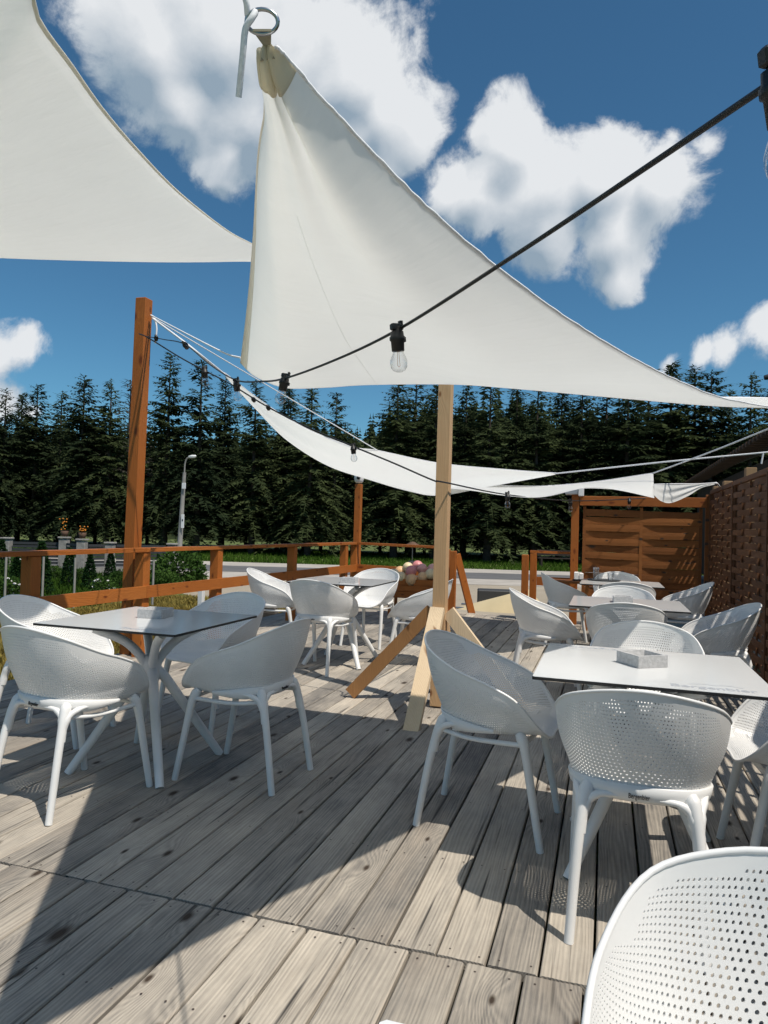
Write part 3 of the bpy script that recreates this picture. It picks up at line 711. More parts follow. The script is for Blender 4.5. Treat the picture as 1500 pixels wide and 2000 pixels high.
# things on the farthest table
def tumbler(x, y, h, lab):
    o = MB().lathe([(.001, .004), (.026, .004), (.034, h), (.031, h), (.024, .01), (.001, .01)], 14).obj('drinking_glass', M['glass']); o.location = (x, y, .7512); tag(o, lab, 'glass', 'glasses on the farthest table')
tumbler(-.10, 8.02, .14, 'tall clear glass on the farthest right table'); tumbler(.05, 7.98, .09, 'short clear glass on the farthest right table'); 
o = MB().lathe([(.001, .001), (.16, .001), (.175, .014), (.165, .014), (.155, .006), (.001, .006)], 24).obj('tray', M['slatdark']); o.location = (-.02, 8.02, .7508); o.scale = (1, .75, 1); tag(o, 'dark round tray under the glasses on the farthest right table', 'tray')
tumbler_z = at_Y(1130, 1132, 9.7)
nh = thing('napkin_holder', 'white napkin holder beside the screen post near the farthest table', 'napkin holder', (float(tumbler_z[0]), 9.7, float(tumbler_z[2])))
MB().box((-.03, 0, .05), (.055, .08, .10), 0, .008).obj('napkins', M['white'], nh); MB().box((.035, .0, .045), (.05, .08, .085), 0, .008).obj('napkins', M['white'], nh); MB().box((0, 0, -.004), (.15, .11, .012)).obj('tray', M['black'], nh)
st = thing('side_table', 'dark wooden serving stand at the screen post behind the right tables', 'stand', (float(tumbler_z[0])-.12, 9.72, 0))
zt = float(tumbler_z[2])-.012
MB().box((0, 0, zt-.02), (.55, .36, .03), 0, .004).obj('stand_top', M['slat_x'], st)
for sx in (-1, 1):
    for sy in (-1, 1): MB().box((sx*.23, sy*.14, (zt-.035)/2), (.04, .04, zt-.035)).obj('leg', M['slat_x'], st)
MB().box((0, 0, zt-.3), (.42, .3, .02)).obj('shelf', M['slat_x'], st)

# ------------------------------------------------------------------ centre post with its braces
CPX, CPY = -1.12, 4.97
cp = thing('timber_post', 'raw pale timber post on splayed braces standing in the middle of the deck', 'post', (CPX, CPY, 0))
MB().box((0, 0, 1.56), (.092, .092, 3.1), 0, .003).obj('upright', M['raw'], cp)
A = Vector((0, 0, .66))
MB().beam((.0, -.075, .70), (-.02, -.65, -.03), .045, .10, (1, 0, 0)).obj('brace', M['raw_pale'], cp)
MB().beam((-.06, 0, .68), (-.655, 0.0, .03), .092, .045, (0, 1, 0)).obj('brace', M['raw_brown'], cp)
MB().beam((.06, 0, .68), (.60, .0, .03), .092, .045, (0, 1, 0)).obj('brace', M['raw_pale'], cp)
MB().beam((0, .07, .68), (.0, .62, .012), .092, .045, (1, 0, 0)).obj('brace', M['raw'], cp)

# ------------------------------------------------------------------ shade sails
def near_line(px, A, B):
    d = ray(*px); u = B-A; w = EYE-A; a, b, c, dd, e = d@d, d@u, u@u, d@w, u@w
    t = (b*e-c*dd)/(a*c-b*b); return EYE+d*t
def resample(pts, n, pw=1.):
    P = np.array(catmull(pts, 10)); s = np.concatenate([[0], np.cumsum(np.linalg.norm(np.diff(P, axis=0), axis=1))]); s /= s[-1]
    return np.stack([np.interp(np.linspace(0, 1, n)**pw, s, P[:, k]) for k in range(3)], 1)
def coons(Lf, Rt, Tp, Bt):
    """Lf,Rt run top->bottom (n); Tp,Bt run left->right (m)"""
    n, m = len(Lf), len(Tp); v = np.linspace(0, 1, n)[:, None, None]; u = np.linspace(0, 1, m)[None, :, None]
    S = (1-u)*Lf[:, None]+u*Rt[:, None]+(1-v)*Tp[None]+v*Bt[None]
    return S-((1-u)*(1-v)*Tp[0]+u*(1-v)*Tp[-1]+(1-u)*v*Bt[0]+u*v*Bt[-1])
def normals(S):
    a = np.gradient(S, axis=0); b = np.gradient(S, axis=1); n = np.cross(a, b); return n/np.maximum(np.linalg.norm(n, axis=2), 1e-9)[:, :, None]
def thick(S, T=.0012):
    n = normals(S); a, b = S+n*T/2, S-n*T/2; mb = MB(); r, c = S.shape[:2]
    mb.grid(a.tolist()); mb.grid(b[::-1].tolist())
    k = r*c; top = lambda i, j: i*c+j; bot = lambda i, j: k+(r-1-i)*c+j
    for i in range(r-1):
        for j in (0, c-1): mb.f.append((top(i, j), top(i+1, j), bot(i+1, j), bot(i, j))); mb.sm.append(False)
    for j in range(c-1):
        for i in (0, r-1): mb.f.append((top(i, j), top(i, j+1), bot(i, j+1), bot(i, j))); mb.sm.append(False)
    return mb
# --- central sail
TT = EYE+ray(515, 60)*1.14; LL = EYE+ray(470, 705)*4.68; RR = EYE+ray(1520, 796)*4.15
lf = [near_line(p, TT, LL) for p in [(506, 98), (514, 130), (522, 170), (521, 215), (512, 262), (506, 310), (502, 370), (498, 440), (493, 505), (488, 560), (482, 615), (475, 670), (470, 708)]]
rt = [near_line(p, TT, RR) for p in [(540, 92), (562, 116), (620, 182), (700, 268), (790, 362), (880, 446), (960, 513), (1060, 588), (1150, 649), (1250, 707), (1330, 746), (1400, 774), (1470, 789), (1520, 797)]]
bt = [near_line(p, LL, RR) for p in [(470, 708), (492, 732), (530, 750), (565, 759), (640, 757), (720, 752), (880, 751), (1000, 759), (1200, 777), (1390, 793), (1520, 798)]]
NV_, NU_ = 90, 56
Lf, Rt, Bt = resample(lf, NV_, 2.2), resample(rt, NV_, 2.2), resample(bt, NU_); Tp = resample([lf[0], (lf[0]+rt[0])/2+np.array([0, 0, .004]), rt[0]], NU_)
Bt[0] = Lf[-1]; Rt[-1] = Bt[-1]
S = coons(Lf, Rt, Tp, Bt); nn = normals(S)
vv, uu = np.meshgrid(np.linspace(0, 1, NV_), np.linspace(0, 1, NU_), indexing='ij')
edge = np.sin(np.pi*uu)*np.minimum(1, 6*vv*(1-vv)+.15*(vv < .5))
fold = .014*np.sin(uu*19+.8)*np.exp(-vv*3.2)+.012*np.sin(uu*7+vv*4+1)*np.exp(-((vv-.45)/.4)**2)+.03*np.sin(uu*11+vv*9)*np.exp(-((vv-.95)/.22)**2)
fold += .007*np.sin(uu*31+vv*6)*np.exp(-vv*5)
S = S+nn*(fold*edge)[:, :, None]; S[:, :, 2] -= .10*np.sin(np.pi*uu)*np.sin(np.pi*vv)
sB = thick(S).obj('shade_sail', M['sail']); tag(sB, 'large white triangular sail in the centre, its top corner on a metal ring', 'shade sail', 'white shade sails')
nB = normals(S); sgn = -1 if (nB[35, 28] @ (EYE-S[35, 28])) < 0 else 1
low = S+nB*sgn*.0025
thick(low[:13, 1:-1], .001).obj('corner_patch', M['sail_patch'], sB)
def edge_strip(P, Q, parent, name='hem', m='hem'):
    o = MB().grid([[tuple(a), tuple(b)] for a, b in zip(P, Q)]).obj(name, M[m], parent); return o
thick(np.stack([S[:, 0]+nB[:, 1]*sgn*.003, S[:, 2]*.6+S[:, 0]*.4+nB[:, 1]*sgn*.003], 1), .0015).obj('hem', M['hem'], sB)
wob = np.array([[random.uniform(-.002, .002) for _ in range(3)] for _ in range(NV_)])
MB().tube((S[:, -1]+wob*.6).tolist(), .003, 6).obj('hem_rope', M['rope'], sB)
MB().tube((S[:, 0]+wob*.6).tolist(), .003, 6).obj('hem_rope', M['hem'], sB)
j0 = 17
thick(np.stack([S[32:, j0]+nB[32:, j0]*sgn*.0016, S[32:, j0]*.96+S[32:, j0+1]*.04+nB[32:, j0]*sgn*.0016], 1), .0006).obj('seam', M['seam'], sB)
ringc = EYE+ray(512, 50)*1.13
strap = thick(np.array([[ringc+np.array([0, 0, -.006])+ROT@np.array([x, 0, 0]) for x in (-.012, .012)], [S[0, 18], S[0, -18]], [S[5, 14]+nB[5, 14]*sgn*.004, S[5, -14]+nB[5, -14]*sgn*.004]]), .003).obj('strap', M['web'], sB)
a = [ringc+ROT@np.array([.0205*math.cos(t), .0135*math.sin(t)+.005, .004*math.sin(t)]) for t in np.linspace(0, 2*math.pi, 25)]
MB().tube([tuple(p) for p in a], .0027, 8, False).obj('ring', M['steel'], sB)
def rope(name, pts, r, label, n=6):
    o = MB().tube([tuple(p) for p in catmull(pts, n)], r, 8).obj(name, M['rope']); return tag(o, label, 'rope', 'white sail ropes')
knot = ringc+ROT@np.array([-.018, .012, .0])
rope('rope', [EYE+ray(455, -60)*1.16, EYE+ray(480, 0)*1.14, knot, knot+np.array([.01, 0, .004]), knot+ROT@np.array([.006, -.008, .008]), knot+ROT@np.array([-.003, -.02, .004]), EYE+ray(474, 110)*1.12, EYE+ray(466, 190)*1.12], .0042, 'white rope knotted to the metal ring at the top of the central sail')
# --- upper left sail
T1 = EYE+ray(575, 516)*5.2
up_px = [(575, 516), (490, 474), (440, 446), (350, 374), (270, 291), (200, 208), (140, 122), (98, 66), (78, 34), (70, 4), (67, -60), (60, -260)]
E3 = EYE+ray(60, -260)*3.3; E2 = EYE+ray(-420, 478)*6.2
ue = [near_line(p, T1, E3) for p in up_px]; be_ = [near_line(p, T1, E2) for p in [(575, 516), (490, 511), (400, 512), (300, 512), (150, 509), (0, 504), (-200, 493), (-420, 478)]]
far = [ue[-1], (ue[-1]+be_[-1])/2+np.array([-.1, 0, -.1]), be_[-1]]
Au, Ab, Af = resample(ue, 50), resample(be_, 50), resample(far, 30); Tp = np.repeat(Au[:1], 30, 0)
SA = coons(Au, Ab, Tp, Af); v_, u_ = np.meshgrid(np.linspace(0, 1, 50), np.linspace(0, 1, 30), indexing='ij'); SA[:, :, 2] -= .12*np.sin(np.pi*u_)*v_
SA = SA[2:]
sA = thick(SA).obj('shade_sail', M['sail']); tag(sA, 'white sail filling the upper left corner of the picture', 'shade sail', 'white shade sails')
nA = normals(SA); sg = -1 if (nA[30, 15] @ (EYE-SA[30, 15])) < 0 else 1
thick(np.stack([SA[:, 0]+nA[:, 1]*sg*.004, SA[:, 0]*.75+SA[:, 1]*.25+nA[:, 1]*sg*.004], 1), .002).obj('hem', M['hem'], sA)
rope('rope', [SA[0, 10], (SA[0, 10]+np.array([CPX, CPY, 3.05]))/2, np.array([CPX-.03, CPY-.03, 3.05])], .004, 'white rope from the upper left sail to the timber post top')
# --- far sails
def pxsail(name, top, bot, label, m=24, sag=.05):
    """top and bottom edges as (px, py, Y)"""
    a = resample([at_Y(x, y, Y) for x, y, Y in top], 60); c = resample([at_Y(x, y, Y) for x, y, Y in bot], 60)
    l = np.linspace(0, 1, m)[:, None]; S = coons(a, c, a[0]*(1-l)+c[0]*l, a[-1]*(1-l)+c[-1]*l)
    vq, uq = np.meshgrid(np.linspace(0, 1, 60), np.linspace(0, 1, m), indexing='ij')
    S[:, :, 2] -= sag*np.sin(np.pi*uq)*np.sin(np.pi*vq); S = S+normals(S)*(.012*np.sin(uq*14+vq*5)*np.sin(np.pi*uq)*np.sin(np.pi*vq))[:, :, None]
    o = thick(S).obj(name, M['sail']); tag(o, label, 'shade sail', 'white shade sails')
    MB().tube(a.tolist(), .006, 6).obj('hem_rope', M['rope'], o); return o, S
pxsail('shade_sail', [(438, 728, 5.9), (520, 790, 7.0), (600, 838, 8.0), (690, 873, 8.8), (738, 880, 9.1), (860, 905, 9.5), (1000, 918, 9.7), (1087, 924, 9.6)],
       [(442, 738, 5.8), (500, 800, 6.3), (560, 860, 6.9), (640, 910, 7.4), (720, 937, 7.9), (800, 960, 8.2), (860, 968, 8.4), (960, 950, 8.8), (1085, 927, 9.6)], 'long low sagging white sail behind the timber post')
pxsail('shade_sail', [(870, 952, 8.8), (940, 948, 9.3), (1060, 949, 9.6), (1160, 941, 9.5), (1276, 924, 9.2)],
       [(872, 954, 7.6), (920, 958, 7.2), (985, 968, 6.9), (1060, 971, 6.8), (1150, 952, 7.0), (1210, 958, 7.5), (1278, 973, 8.2)], 'low white sail in front of the brown screen, right of the timber post', sag=.02)
pxsail('shade_sail', [(1277, 946, 8.6), (1320, 945, 8.9), (1360, 945, 9.3), (1396, 943, 9.7)], [(1276, 966, 8.5), (1292, 979, 8.6), (1312, 982, 8.8), (1345, 968, 9.1), (1370, 953, 9.4), (1397, 946, 9.7)], 'small bright sail tip tied to the corner of the woven fence', sag=.0)
pxsail('shade_sail', [(1392, 777, 4.25), (1450, 777, 4.4), (1530, 779, 4.6), (1640, 782, 4.9)], [(1396, 780, 4.25), (1450, 790, 4.0), (1530, 797, 4.0), (1640, 803, 4.1)], 'narrow sunlit strip of white sail at the right edge', sag=.0)
# ropes
Lc = S = None
rope('rope', [TOPB+np.array([.06, 0, .0]), at_D(380, 660, 5.5), at_D(440, 690, 4.95), LL+np.array([0, 0, .02])], .006, 'white rope from the tall orange post to the central sail')
rope('rope', [TOPB+np.array([.06, .02, -.02]), at_D(360, 668, 5.9), at_D(400, 700, 5.9), at_Y(440, 732, 5.85)], .009, 'thick white rope from the tall orange post to the low sagging sail')
rope('rope', [TOPB+np.array([.05, .04, -.01]), at_Y(560, 775, 7.6), at_Y(738, 880, 9.1)], .006, 'thin rope running down from the tall orange post to the middle of the low sail')
rope('rope', [TOPB+np.array([.06, 0, .0]), TOPB+np.array([.10, 0, -.03]), TOPB+np.array([.13, 0, -.13]), TOPB+np.array([.12, 0, -.27])], .008, 'loose white rope end hanging from the tall orange post')
rope('rope', [at_Y(1085, 925, 9.6), at_Y(1290, 903, 8.8), at_Y(1492, 884, 8.6), at_Y(1560, 878, 8.5)], .009, 'long taut rope from the low sail to the building at the right')
rope('rope', [at_Y(1491, 884, 8.6), at_Y(1489, 895, 8.6), at_Y(1487, 906, 8.6)], .009, 'short loose rope end hanging at the right edge')
rope('rope', [at_Y(1274, 925, 9.2), at_Y(1390, 882, 8.1), at_Y(1500, 838, 7.6), at_Y(1600, 798, 7.1)], .009, 'rope rising to the right edge from the low sail by the brown screen')
rope('rope', [at_Y(1394, 944, 9.7), at_Y(1400, 944, 9.75), at_X(1405, 950, FX+.12)], .012, 'short knotted rope at the fence corner post')

# ------------------------------------------------------------------ string lights
def fixture(parent, p, s=1., tilt=(0, 0), bulb=True):
    so = MB().lathe([(.001, .030), (.010, .030), (.012, .018), (.017, .016), (.018, .004), (.0205, .002), (.0205, -.006), (.0175, -.008), (.0165, -.034), (.001, -.034)], 16)
    so.box((0, 0, .028), (.034, .016, .018), 0, .003); so.box((.012, 0, .038), (.008, .012, .012)); so.box((.019, 0, -.004), (.008, .01, .012))
    o = so.obj('socket', M['black'], parent); o.location = tuple(p); o.rotation_euler = (tilt[0], tilt[1], random.uniform(0, .8)); o.scale = (s*.92, s*.92, s*.92)
    if bulb:
        g = MB().lathe([(.0135, -.034), (.0145, -.040), (.0185, -.048), (.0222, -.058), (.0228, -.066), (.0212, -.076), (.0155, -.084), (.007, -.088), (.0003, -.089)], 18); g.obj('bulb', M['glass'], o)
        f = MB()
        for k in (-1, 1): f.tube([(k*.002, 0, -.034), (k*.003, 0, -.06), (k*.0035, 0, -.072)], .0006, 5)
        f.tube([(-.0035, 0, -.072), (0, 0, -.075), (.0035, 0, -.072)], .0006, 5); f.obj('filament', M['filament'], o)
    return o
s1 = thing('string_light', 'black cable with clear bulbs sweeping from the tall orange post to the upper right corner', 'string light', (0, 0, 0), group='festoon cables')
k1 = [at_D(286, 657, 6.55), at_D(320, 663, 5.7), at_D(360, 672, 4.7), at_D(410, 712, 4.0), at_D(460, 742, 3.4), at_D(510, 745, 2.9), at_D(556, 739, 2.5), at_D(650, 705, 2.1), at_D(775, 645, 1.72), at_D(1000, 502, 1.2), at_D(1250, 335, .88), at_D(1482, 178, .68), at_D(1540, 140, .64), at_D(1660, 55, .56)]
MB().tube([tuple(p) for p in catmull(k1, 8)], .0037, 8).obj('cable', M['black'], s1)
fixture(s1, at_D(362, 674, 4.7), 1, (1.2, .5), False); fixture(s1, at_D(305, 660, 6.0), 1, (1.0, .9), False)
fixture(s1, at_D(462, 752, 3.4), .95, (.05, -.12)); fixture(s1, at_D(555, 747, 2.5), .95, (-.1, .16)); fixture(s1, at_D(776, 660, 1.70), 1, (.03, -.12)); fixture(s1, at_D(1528, 168, .65), 1.05, (.2, -.25))
s2 = thing('string_light', 'thin black cable with small bulbs running past the timber post to the brown screen', 'string light', (0, 0, 0), group='festoon cables')
k2 = [at_D(272, 652, 6.58), at_D(290, 660, 6.4), at_D(350, 697, 6.2), at_D(400, 724, 6.1), at_D(450, 750, 6.0), at_D(520, 793, 5.8), at_D(600, 834, 5.5), at_D(690, 872, 5.2), at_D(770, 905, 5.0), at_D(846, 938, 4.87), at_D(868, 942, 4.84), at_D(990, 966, 6.6), at_D(1115, 978, 8.3), at_D(1225, 975, 9.4), at_D(1330, 968, 9.5)]
MB().tube([tuple(p) for p in catmull(k2, 6)], .006, 6).obj('cable', M['black'], s2)
for x, y, d, s in ((400, 727, 6.1, 1.5), (690, 877, 5.2, 1.15), (991, 970, 6.6, 1.3), (1114, 982, 8.3, 1.3), (1229, 979, 9.4, 1.3)): fixture(s2, at_D(x, y, d), s, (.1, -.1))
for x, y, d in ((495, 780, 5.9), (524, 796, 5.8)): fixture(s2, at_D(x, y, d), 1.0, (1.3, .4), False)

# ------------------------------------------------------------------ beyond the deck
cr = thing('wooden_crate', 'orange wooden crate of round cream and pink balls by the back railing', 'crate', tuple(at_Y(808, 1160, 9.9)))
cb = np.array(cr.location)
for dz in (0, .09, .18): 
    for a, c in (((-.33, -.18), (.33, -.18)), ((-.33, .18), (.33, .18)), ((-.33, -.18), (-.33, .18)), ((.33, -.18), (.33, .18))): MB().beam((*a, dz), (*c, dz), .018, .08).obj('slat', M['orange_x'], cr)
for sx in (-.31, .31):
    for sy in (-.155, .155): MB().box((sx, sy, .02-.3), (.04, .04, .9)).obj('leg', M['orange'], cr)
MB().box((0, 0, -.04), (.64, .34, .02)).obj('base_board', M['orange_x'], cr)
bm = {}
for k in ('cream', 'pink', 'rose', 'apricot'):
    me = MB().lathe([(.001, -.08)]+[(.083*math.sin(a)*(1+.02*math.sin(3*a)), -.08*math.cos(a)) for a in np.linspace(.2, 2.95, 10)]+[(.001, .08)], 16).mesh('ball'); me.materials.append(M[k]); bm[k] = me
spots = [(-.28, -.1, .27, 'cream'), (-.15, -.13, .24, 'cream'), (-.02, -.1, .33, 'pink'), (.1, .05, .36, 'rose'), (-.12, .08, .37, 'cream'), (.15, -.1, .25, 'apricot'), (.26, -.08, .3, 'cream'), (.25, .08, .36, 'rose'), (0, -.14, .21, 'apricot'), (.02, .1, .4, 'pink'), (-.24, .1, .3, 'apricot')]
cnt = {}
for x, y, z, k in spots:
    cnt[k] = cnt.get(k, 0)+1
    o = mobj('ball', bm[k], None); o.location = tuple(cb+np.array([x, y, z])); o.rotation_euler = (random.random(), random.random(), 0); s = random.uniform(.92, 1.1); o.scale = (s, s, s*random.uniform(.9, 1.1))

    tag(o, {'cream': 'cream coloured ball in the orange crate', 'pink': 'dark pink ball in the orange crate', 'rose': 'pale rose ball in the orange crate', 'apricot': 'apricot coloured ball in the orange crate'}[k], 'ball', k+' balls in the crate')
bf = thing('bird_feeder', 'small hanging feeder with a brown roof above the back railing', 'bird feeder', tuple(at_Y(806, 1064, 10.75)))
MB().lathe([(.001, .05), (.03, .045), (.17, -.03), (.165, -.04), (.001, -.02)], 12).obj('roof', M['rafter'], bf); MB().tube([(0, 0, -.03), (0, 0, -.5)], .008, 6).obj('rod', M['steel'], bf); MB().lathe([(.001, -.30), (.05, -.3), (.06, -.25), (.05, -.28), (.001, -.28)], 10).obj('dish', M['shoulder'], bf)
MB().tube([(0, 0, -.5), (0, .02, -1.4)], .012, 6).obj('stake', M['steel'], bf)
# sand coloured folded parasol on the ground
pu = bg(11.9, 2.0)
pu_p = at_z(985, 1190, GZ)
um = thing('folded_awning', 'beige canvas sheet heaped over a low frame beyond the deck edge', 'awning', (float(pu_p[0]), float(pu_p[1]), GZ))
b = MB(); P = []
for i in range(12):
    a = math.pi*(i/11)
    P.append([(math.cos(a)*r*1.0+.55*(1-r), math.sin(a)*r*.8-.4, (1-r)**1.0*.50+.012*math.sin(i*2.1)*r) for r in np.linspace(1, .02, 8)])
b.grid(P, True); b.obj('canvas', M['sand'], um)
P = [[(math.cos(a)*r*1.0+.55*(1-r), -.4-math.sin(a)*r*.35, (1-r)*.50) for r in np.linspace(1, .02, 8)] for a in np.linspace(0, math.pi, 10)]
MB().grid(P, True).obj('canvas', M['sand'], um)
for y in (-.5, .3): MB().tube([(-1.0, y, .03), (.9, y-.1, .05)], .02, 6).obj('pole', M['steel'], um)
dbx = at_z(962, 1194, GZ); o = MB().box((0, 0, .19), (.75, .5, .38), .2, .02).obj('dark_box', M['slatdark']); o.location = (float(dbx[0])-.1, float(dbx[1])+.9, GZ); tag(o, 'dark low box standing on the gravel behind the beige canvas', 'box')
for i, px in enumerate((498, 512)):
    p = at_z(px, 1190, GZ+.1)
o = MB()
for k in range(3): o.box((0, 0, .075+k*.15), (1.0-.06*k, .14, .14), .03*k, .012)
sl_ = o.obj('sleeper_stack', M['dark']); q = bgpx(495, 11.5, GZ); sl_.location = q; tag(sl_, 'stack of dark wooden sleepers on the dry grass outside the left railing', 'timber stack')
# gate threshold
o = MB().box((0, 0, 0), (1.35, .10, .05), 0, .006).obj('threshold', M['deck']); o.location = (-1.5, DY1+.06, -.02); tag(o, 'weathered threshold board at the deck opening', 'board')

# bench beyond road, lamp pole, fence and garden
q = bgpx(1088, 33, GZ); bn = thing('bench', 'dark wooden bench on the grass under the trees across the road', 'bench', q, math.atan2(R2[1], R2[0]))
for k in range(3): MB().box((0, -.1+.12*k, .45), (1.7, .1, .04)).obj('seat_slat', M['wallb'], bn)
for k in range(2): MB().box((0, .22, .62+.16*k), (1.7, .04, .1)).obj('back_slat', M['wallb'], bn)
for sx in (-.7, .7): MB().box((sx, .05, .22), (.08, .4, .44)).obj('leg', M['wallb'], bn); MB().box((sx, .25, .6), (.06, .05, .5)).obj('back_post', M['wallb'], bn)
q = bgpx(352, 29.5, GZ); lp = thing('street_lamp', 'concrete street lamp pole with two white signs beyond the left railing', 'street lamp', q)
MB().tube([(0, 0, 0), (.06, 0, 2.2), (.12, .0, 3.7)], [.11, .09, .07], 10).obj('pole', M['concpole'], lp)
MB().tube(catmull([(.12, 0, 3.65), (.13, 0, 4.05), (.22, 0, 4.28), (.36, 0, 4.34)], 5), .03, 8).obj('arm', M['concpole'], lp)
MB().lathe([(.001, -.19), (.05, -.15), (.07, 0), (.05, .16), (.001, .2)], 10).obj('lamp_head', M['white'], lp).name; hd = next(c for c in bpy.data.objects if c.parent == lp and c.name.startswith('lamp_head')); hd.location = (.46, 0, 4.36); hd.rotation_euler = (0, R(85), 0)
MB().box((.19, -.12, 3.14), (.17, .03, .24), 0, .004).obj('sign_plate', M['white'], lp); MB().box((.19, -.12, 1.68), (.13, .03, .56), 0, .004).obj('sign_plate', M['white'], lp)
MB().box((.19, -.138, 1.72), (.05, .006, .08)).obj('sign_mark', M['black'], lp)
# garden fence of stone pillars with dark slat panels
PZ = [(-90, 21, 1.0), (15, 21, 1.0), (127, 21.2, 1.06), (162, 20.4, 1.04), (217, 21, .95), (338, 21.5, .95)]
pq = []
for i, (px, d, h) in enumerate(PZ):
    q = bgpx(px, d, GZ); pq.append(q)
    t = thing('stone_pillar', ['pale stone fence pillar beyond the left frame edge side', 'pale stone fence pillar at the far left behind the garden', 'pale stone fence pillar carrying orange flowers, left of a trimmed thuja', 'pale stone fence pillar with a bright orange flower pot, nearest the tall post', 'pale stone fence pillar just left of the tall orange post', 'pale stone fence pillar beside the big shrub by the lamp'][i], 'pillar', q, .3, 'stone fence pillars')
    MB().box((0, 0, h/2), (.24, .24, h), 0, .02).obj('shaft', M['stone'], t); MB().box((0, 0, h+.04), (.29, .29, .05), 0, .012).obj('cap', M['stone'], t)
gf = thing('garden_fence', 'dark horizontal slat fence between the pale stone pillars', 'fence', pq[1])
o0 = np.array(pq[1])
for a, c in zip(pq[:-1], pq[1:]):
    a_, c_ = Vector(np.array(a)-o0), Vector(np.array(c)-o0); d = (c_-a_).normalized()*.17
    for k in range(7): MB().beam(a_+d+Vector((0, 0, .34+.095*k)), c_-d+Vector((0, 0, .34+.095*k)), .03, .07).obj('slat', M['slatdark'], gf)
    MB().beam(a_+d+Vector((0, 0, .14)), c_-d+Vector((0, 0, .14)), .2, .28).obj('plinth', M['stone'], gf)
# leaf clouds
def leafcloud(n, fn, size, seed):
    r = random.Random(seed); V = []; F = []
    for _ in range(n):
        p, out = fn(r); p = Vector(p); o = Vector(out).normalized()
        a = Vector((r.gauss(0, 1), r.gauss(0, 1), r.gauss(0, 1))).normalized(); d = (o*.7+a*.8).normalized(); w = d.cross(Vector((r.gauss(0, 1), r.gauss(0, 1), r.gauss(0, 1)))).normalized()
        s = size*r.uniform(.6, 1.4); k = len(V)
        V += [p, p+d*s*.5+w*s*.28, p+d*s, p+d*s*.5-w*s*.28]; F.append((k, k+1, k+2, k+3))
    m = bpy.data.meshes.new('foliage'); m.from_pydata([tuple(v) for v in V], [], F); m.update(); return m
def cone_pt(h, rad):
    def f(r):
        z = r.random()**.8*h; rr_ = rad*(1-z/h)**.75*(.75+.3*r.random()); a = r.random()*6.283; return (math.cos(a)*rr_, math.sin(a)*rr_, z), (math.cos(a), math.sin(a), .6)
    return f
def ball_pt(rx, rz):
    def f(r):
        a = r.random()*6.283; z = r.uniform(-.7, 1); q = math.sqrt(max(0, 1-z*z)); k = .6+.45*r.random(); return (math.cos(a)*q*rx*k, math.sin(a)*q*rx*k, rz*(.75+z*k*.8)), (math.cos(a)*q, math.sin(a)*q, z)
    return f
thm = leafcloud(1500, cone_pt(1.0, .22), .06, 1); thm.materials.append(M['thuja'])
TH = [(36, 15.5, .85, 'small trimmed thuja cone near the left edge of the garden'), (84, 15, 1.15, 'tall trimmed thuja half hidden by the first railing post'), (139, 17, .95, 'pointed thuja beside the orange flower pillar'), (179, 16.5, .85, 'thuja cone right of the flower pot pillar'), (219, 18, .85, 'slim thuja cone just left of the tall orange post'), (5, 17, 1.1, 'thuja cone cut off by the left picture edge')]
for px, d, s, lab in TH:
    t = thing('thuja', lab, 'shrub', bgpx(px, d, GZ), random.random()*6, 'trimmed thujas in the garden'); o = mobj('foliage', thm, None, t); o.scale = (s, s, s); MB().tube([(0, 0, 0), (0, 0, .3)], .03, 6).obj('trunk', M['bark'], t)
bsm = [leafcloud(1700, ball_pt(.5, .5), .085, 5+k) for k in range(2)]
for me in bsm: me.materials.append(M['shrub'])
BS = [(352, 17.5, 1.25, 'large leafy shrub beside the lamp pole'), (322, 16.5, .7, 'low leafy shrub left of the large shrub'), (205, 15.5, .55, 'rose bush between two thuja cones'), (165, 18.5, .5, 'round clipped bush at the foot of a stone pillar'), (110, 18.5, .55, 'clipped bush in front of the pale stone wall'), (60, 19, .95, 'flowering bush at the far left garden'), (20, 14.5, .6, 'flowering low plant at the left edge'), (240, 17, .6, 'bushy plant behind the tall orange post'), (385, 18, .55, 'small bush at the lawn edge right of the large shrub'), (-30, 16, 1., 'leafy bush beyond the left edge')]
for i, (px, d, s, lab) in enumerate(BS):
    t = thing('shrub', lab, 'shrub', bgpx(px, d, GZ), random.random()*6, 'garden shrubs'); o = mobj('foliage', bsm[i % 2], None, t); o.scale = (s, s, s); MB().tube([(0, 0, 0), (.02, 0, .4*s)], .03, 6).obj('stem', M['bark'], t)
    if i in (2, 5, 6):
        fb = MB(); r = random.Random(i)
        for k in range(14):
            p, _ = ball_pt(.5*s, .5*s)(r); fb.lathe([(.001, -.03), (.035, -.01), (.035, .015), (.001, .03)], 6, p)
        fb.obj('blossoms', M['petals_w'], t)
for (px, d, h), lab in ((PZ[2], 'orange flowers in a pot on the left flower pillar'), (PZ[3], 'bright orange flower pot on the pillar nearest the tall post')):
    q = bgpx(px, d, GZ+h+.08); t = thing('flower_pot', lab, 'flower pot', q)
    MB().lathe([(.001, 0), (.08, 0), (.11, .16), (.10, .16), (.001, .14)], 10).obj('pot', M['rafter'], t)
    fb = MB(); r = random.Random(px)
    for k in range(11): fb.lathe([(.001, -.02), (.028, 0), (.001, .02)], 6, (r.uniform(-.12, .12), r.uniform(-.12, .12), .18+r.random()*(.35 if px == 127 else .16)))
    fb.obj('blossoms', M['petals_o'], t)
for i, px in enumerate((15, 88, 150, 303)):
    o = MB().tube([(0, 0, 0), (0, 0, .95)], .022, 6).obj('wire_fence_post', M['concpole']); o.location = bgpx(px, 13.5, GZ); tag(o, ['thin pale wire fence post nearest the left picture edge', 'thin pale wire fence post right of the first railing post', 'thin pale wire fence post among the thuja cones', 'thin pale wire fence post right of the tall orange post'][i], 'post', 'wire fence posts')
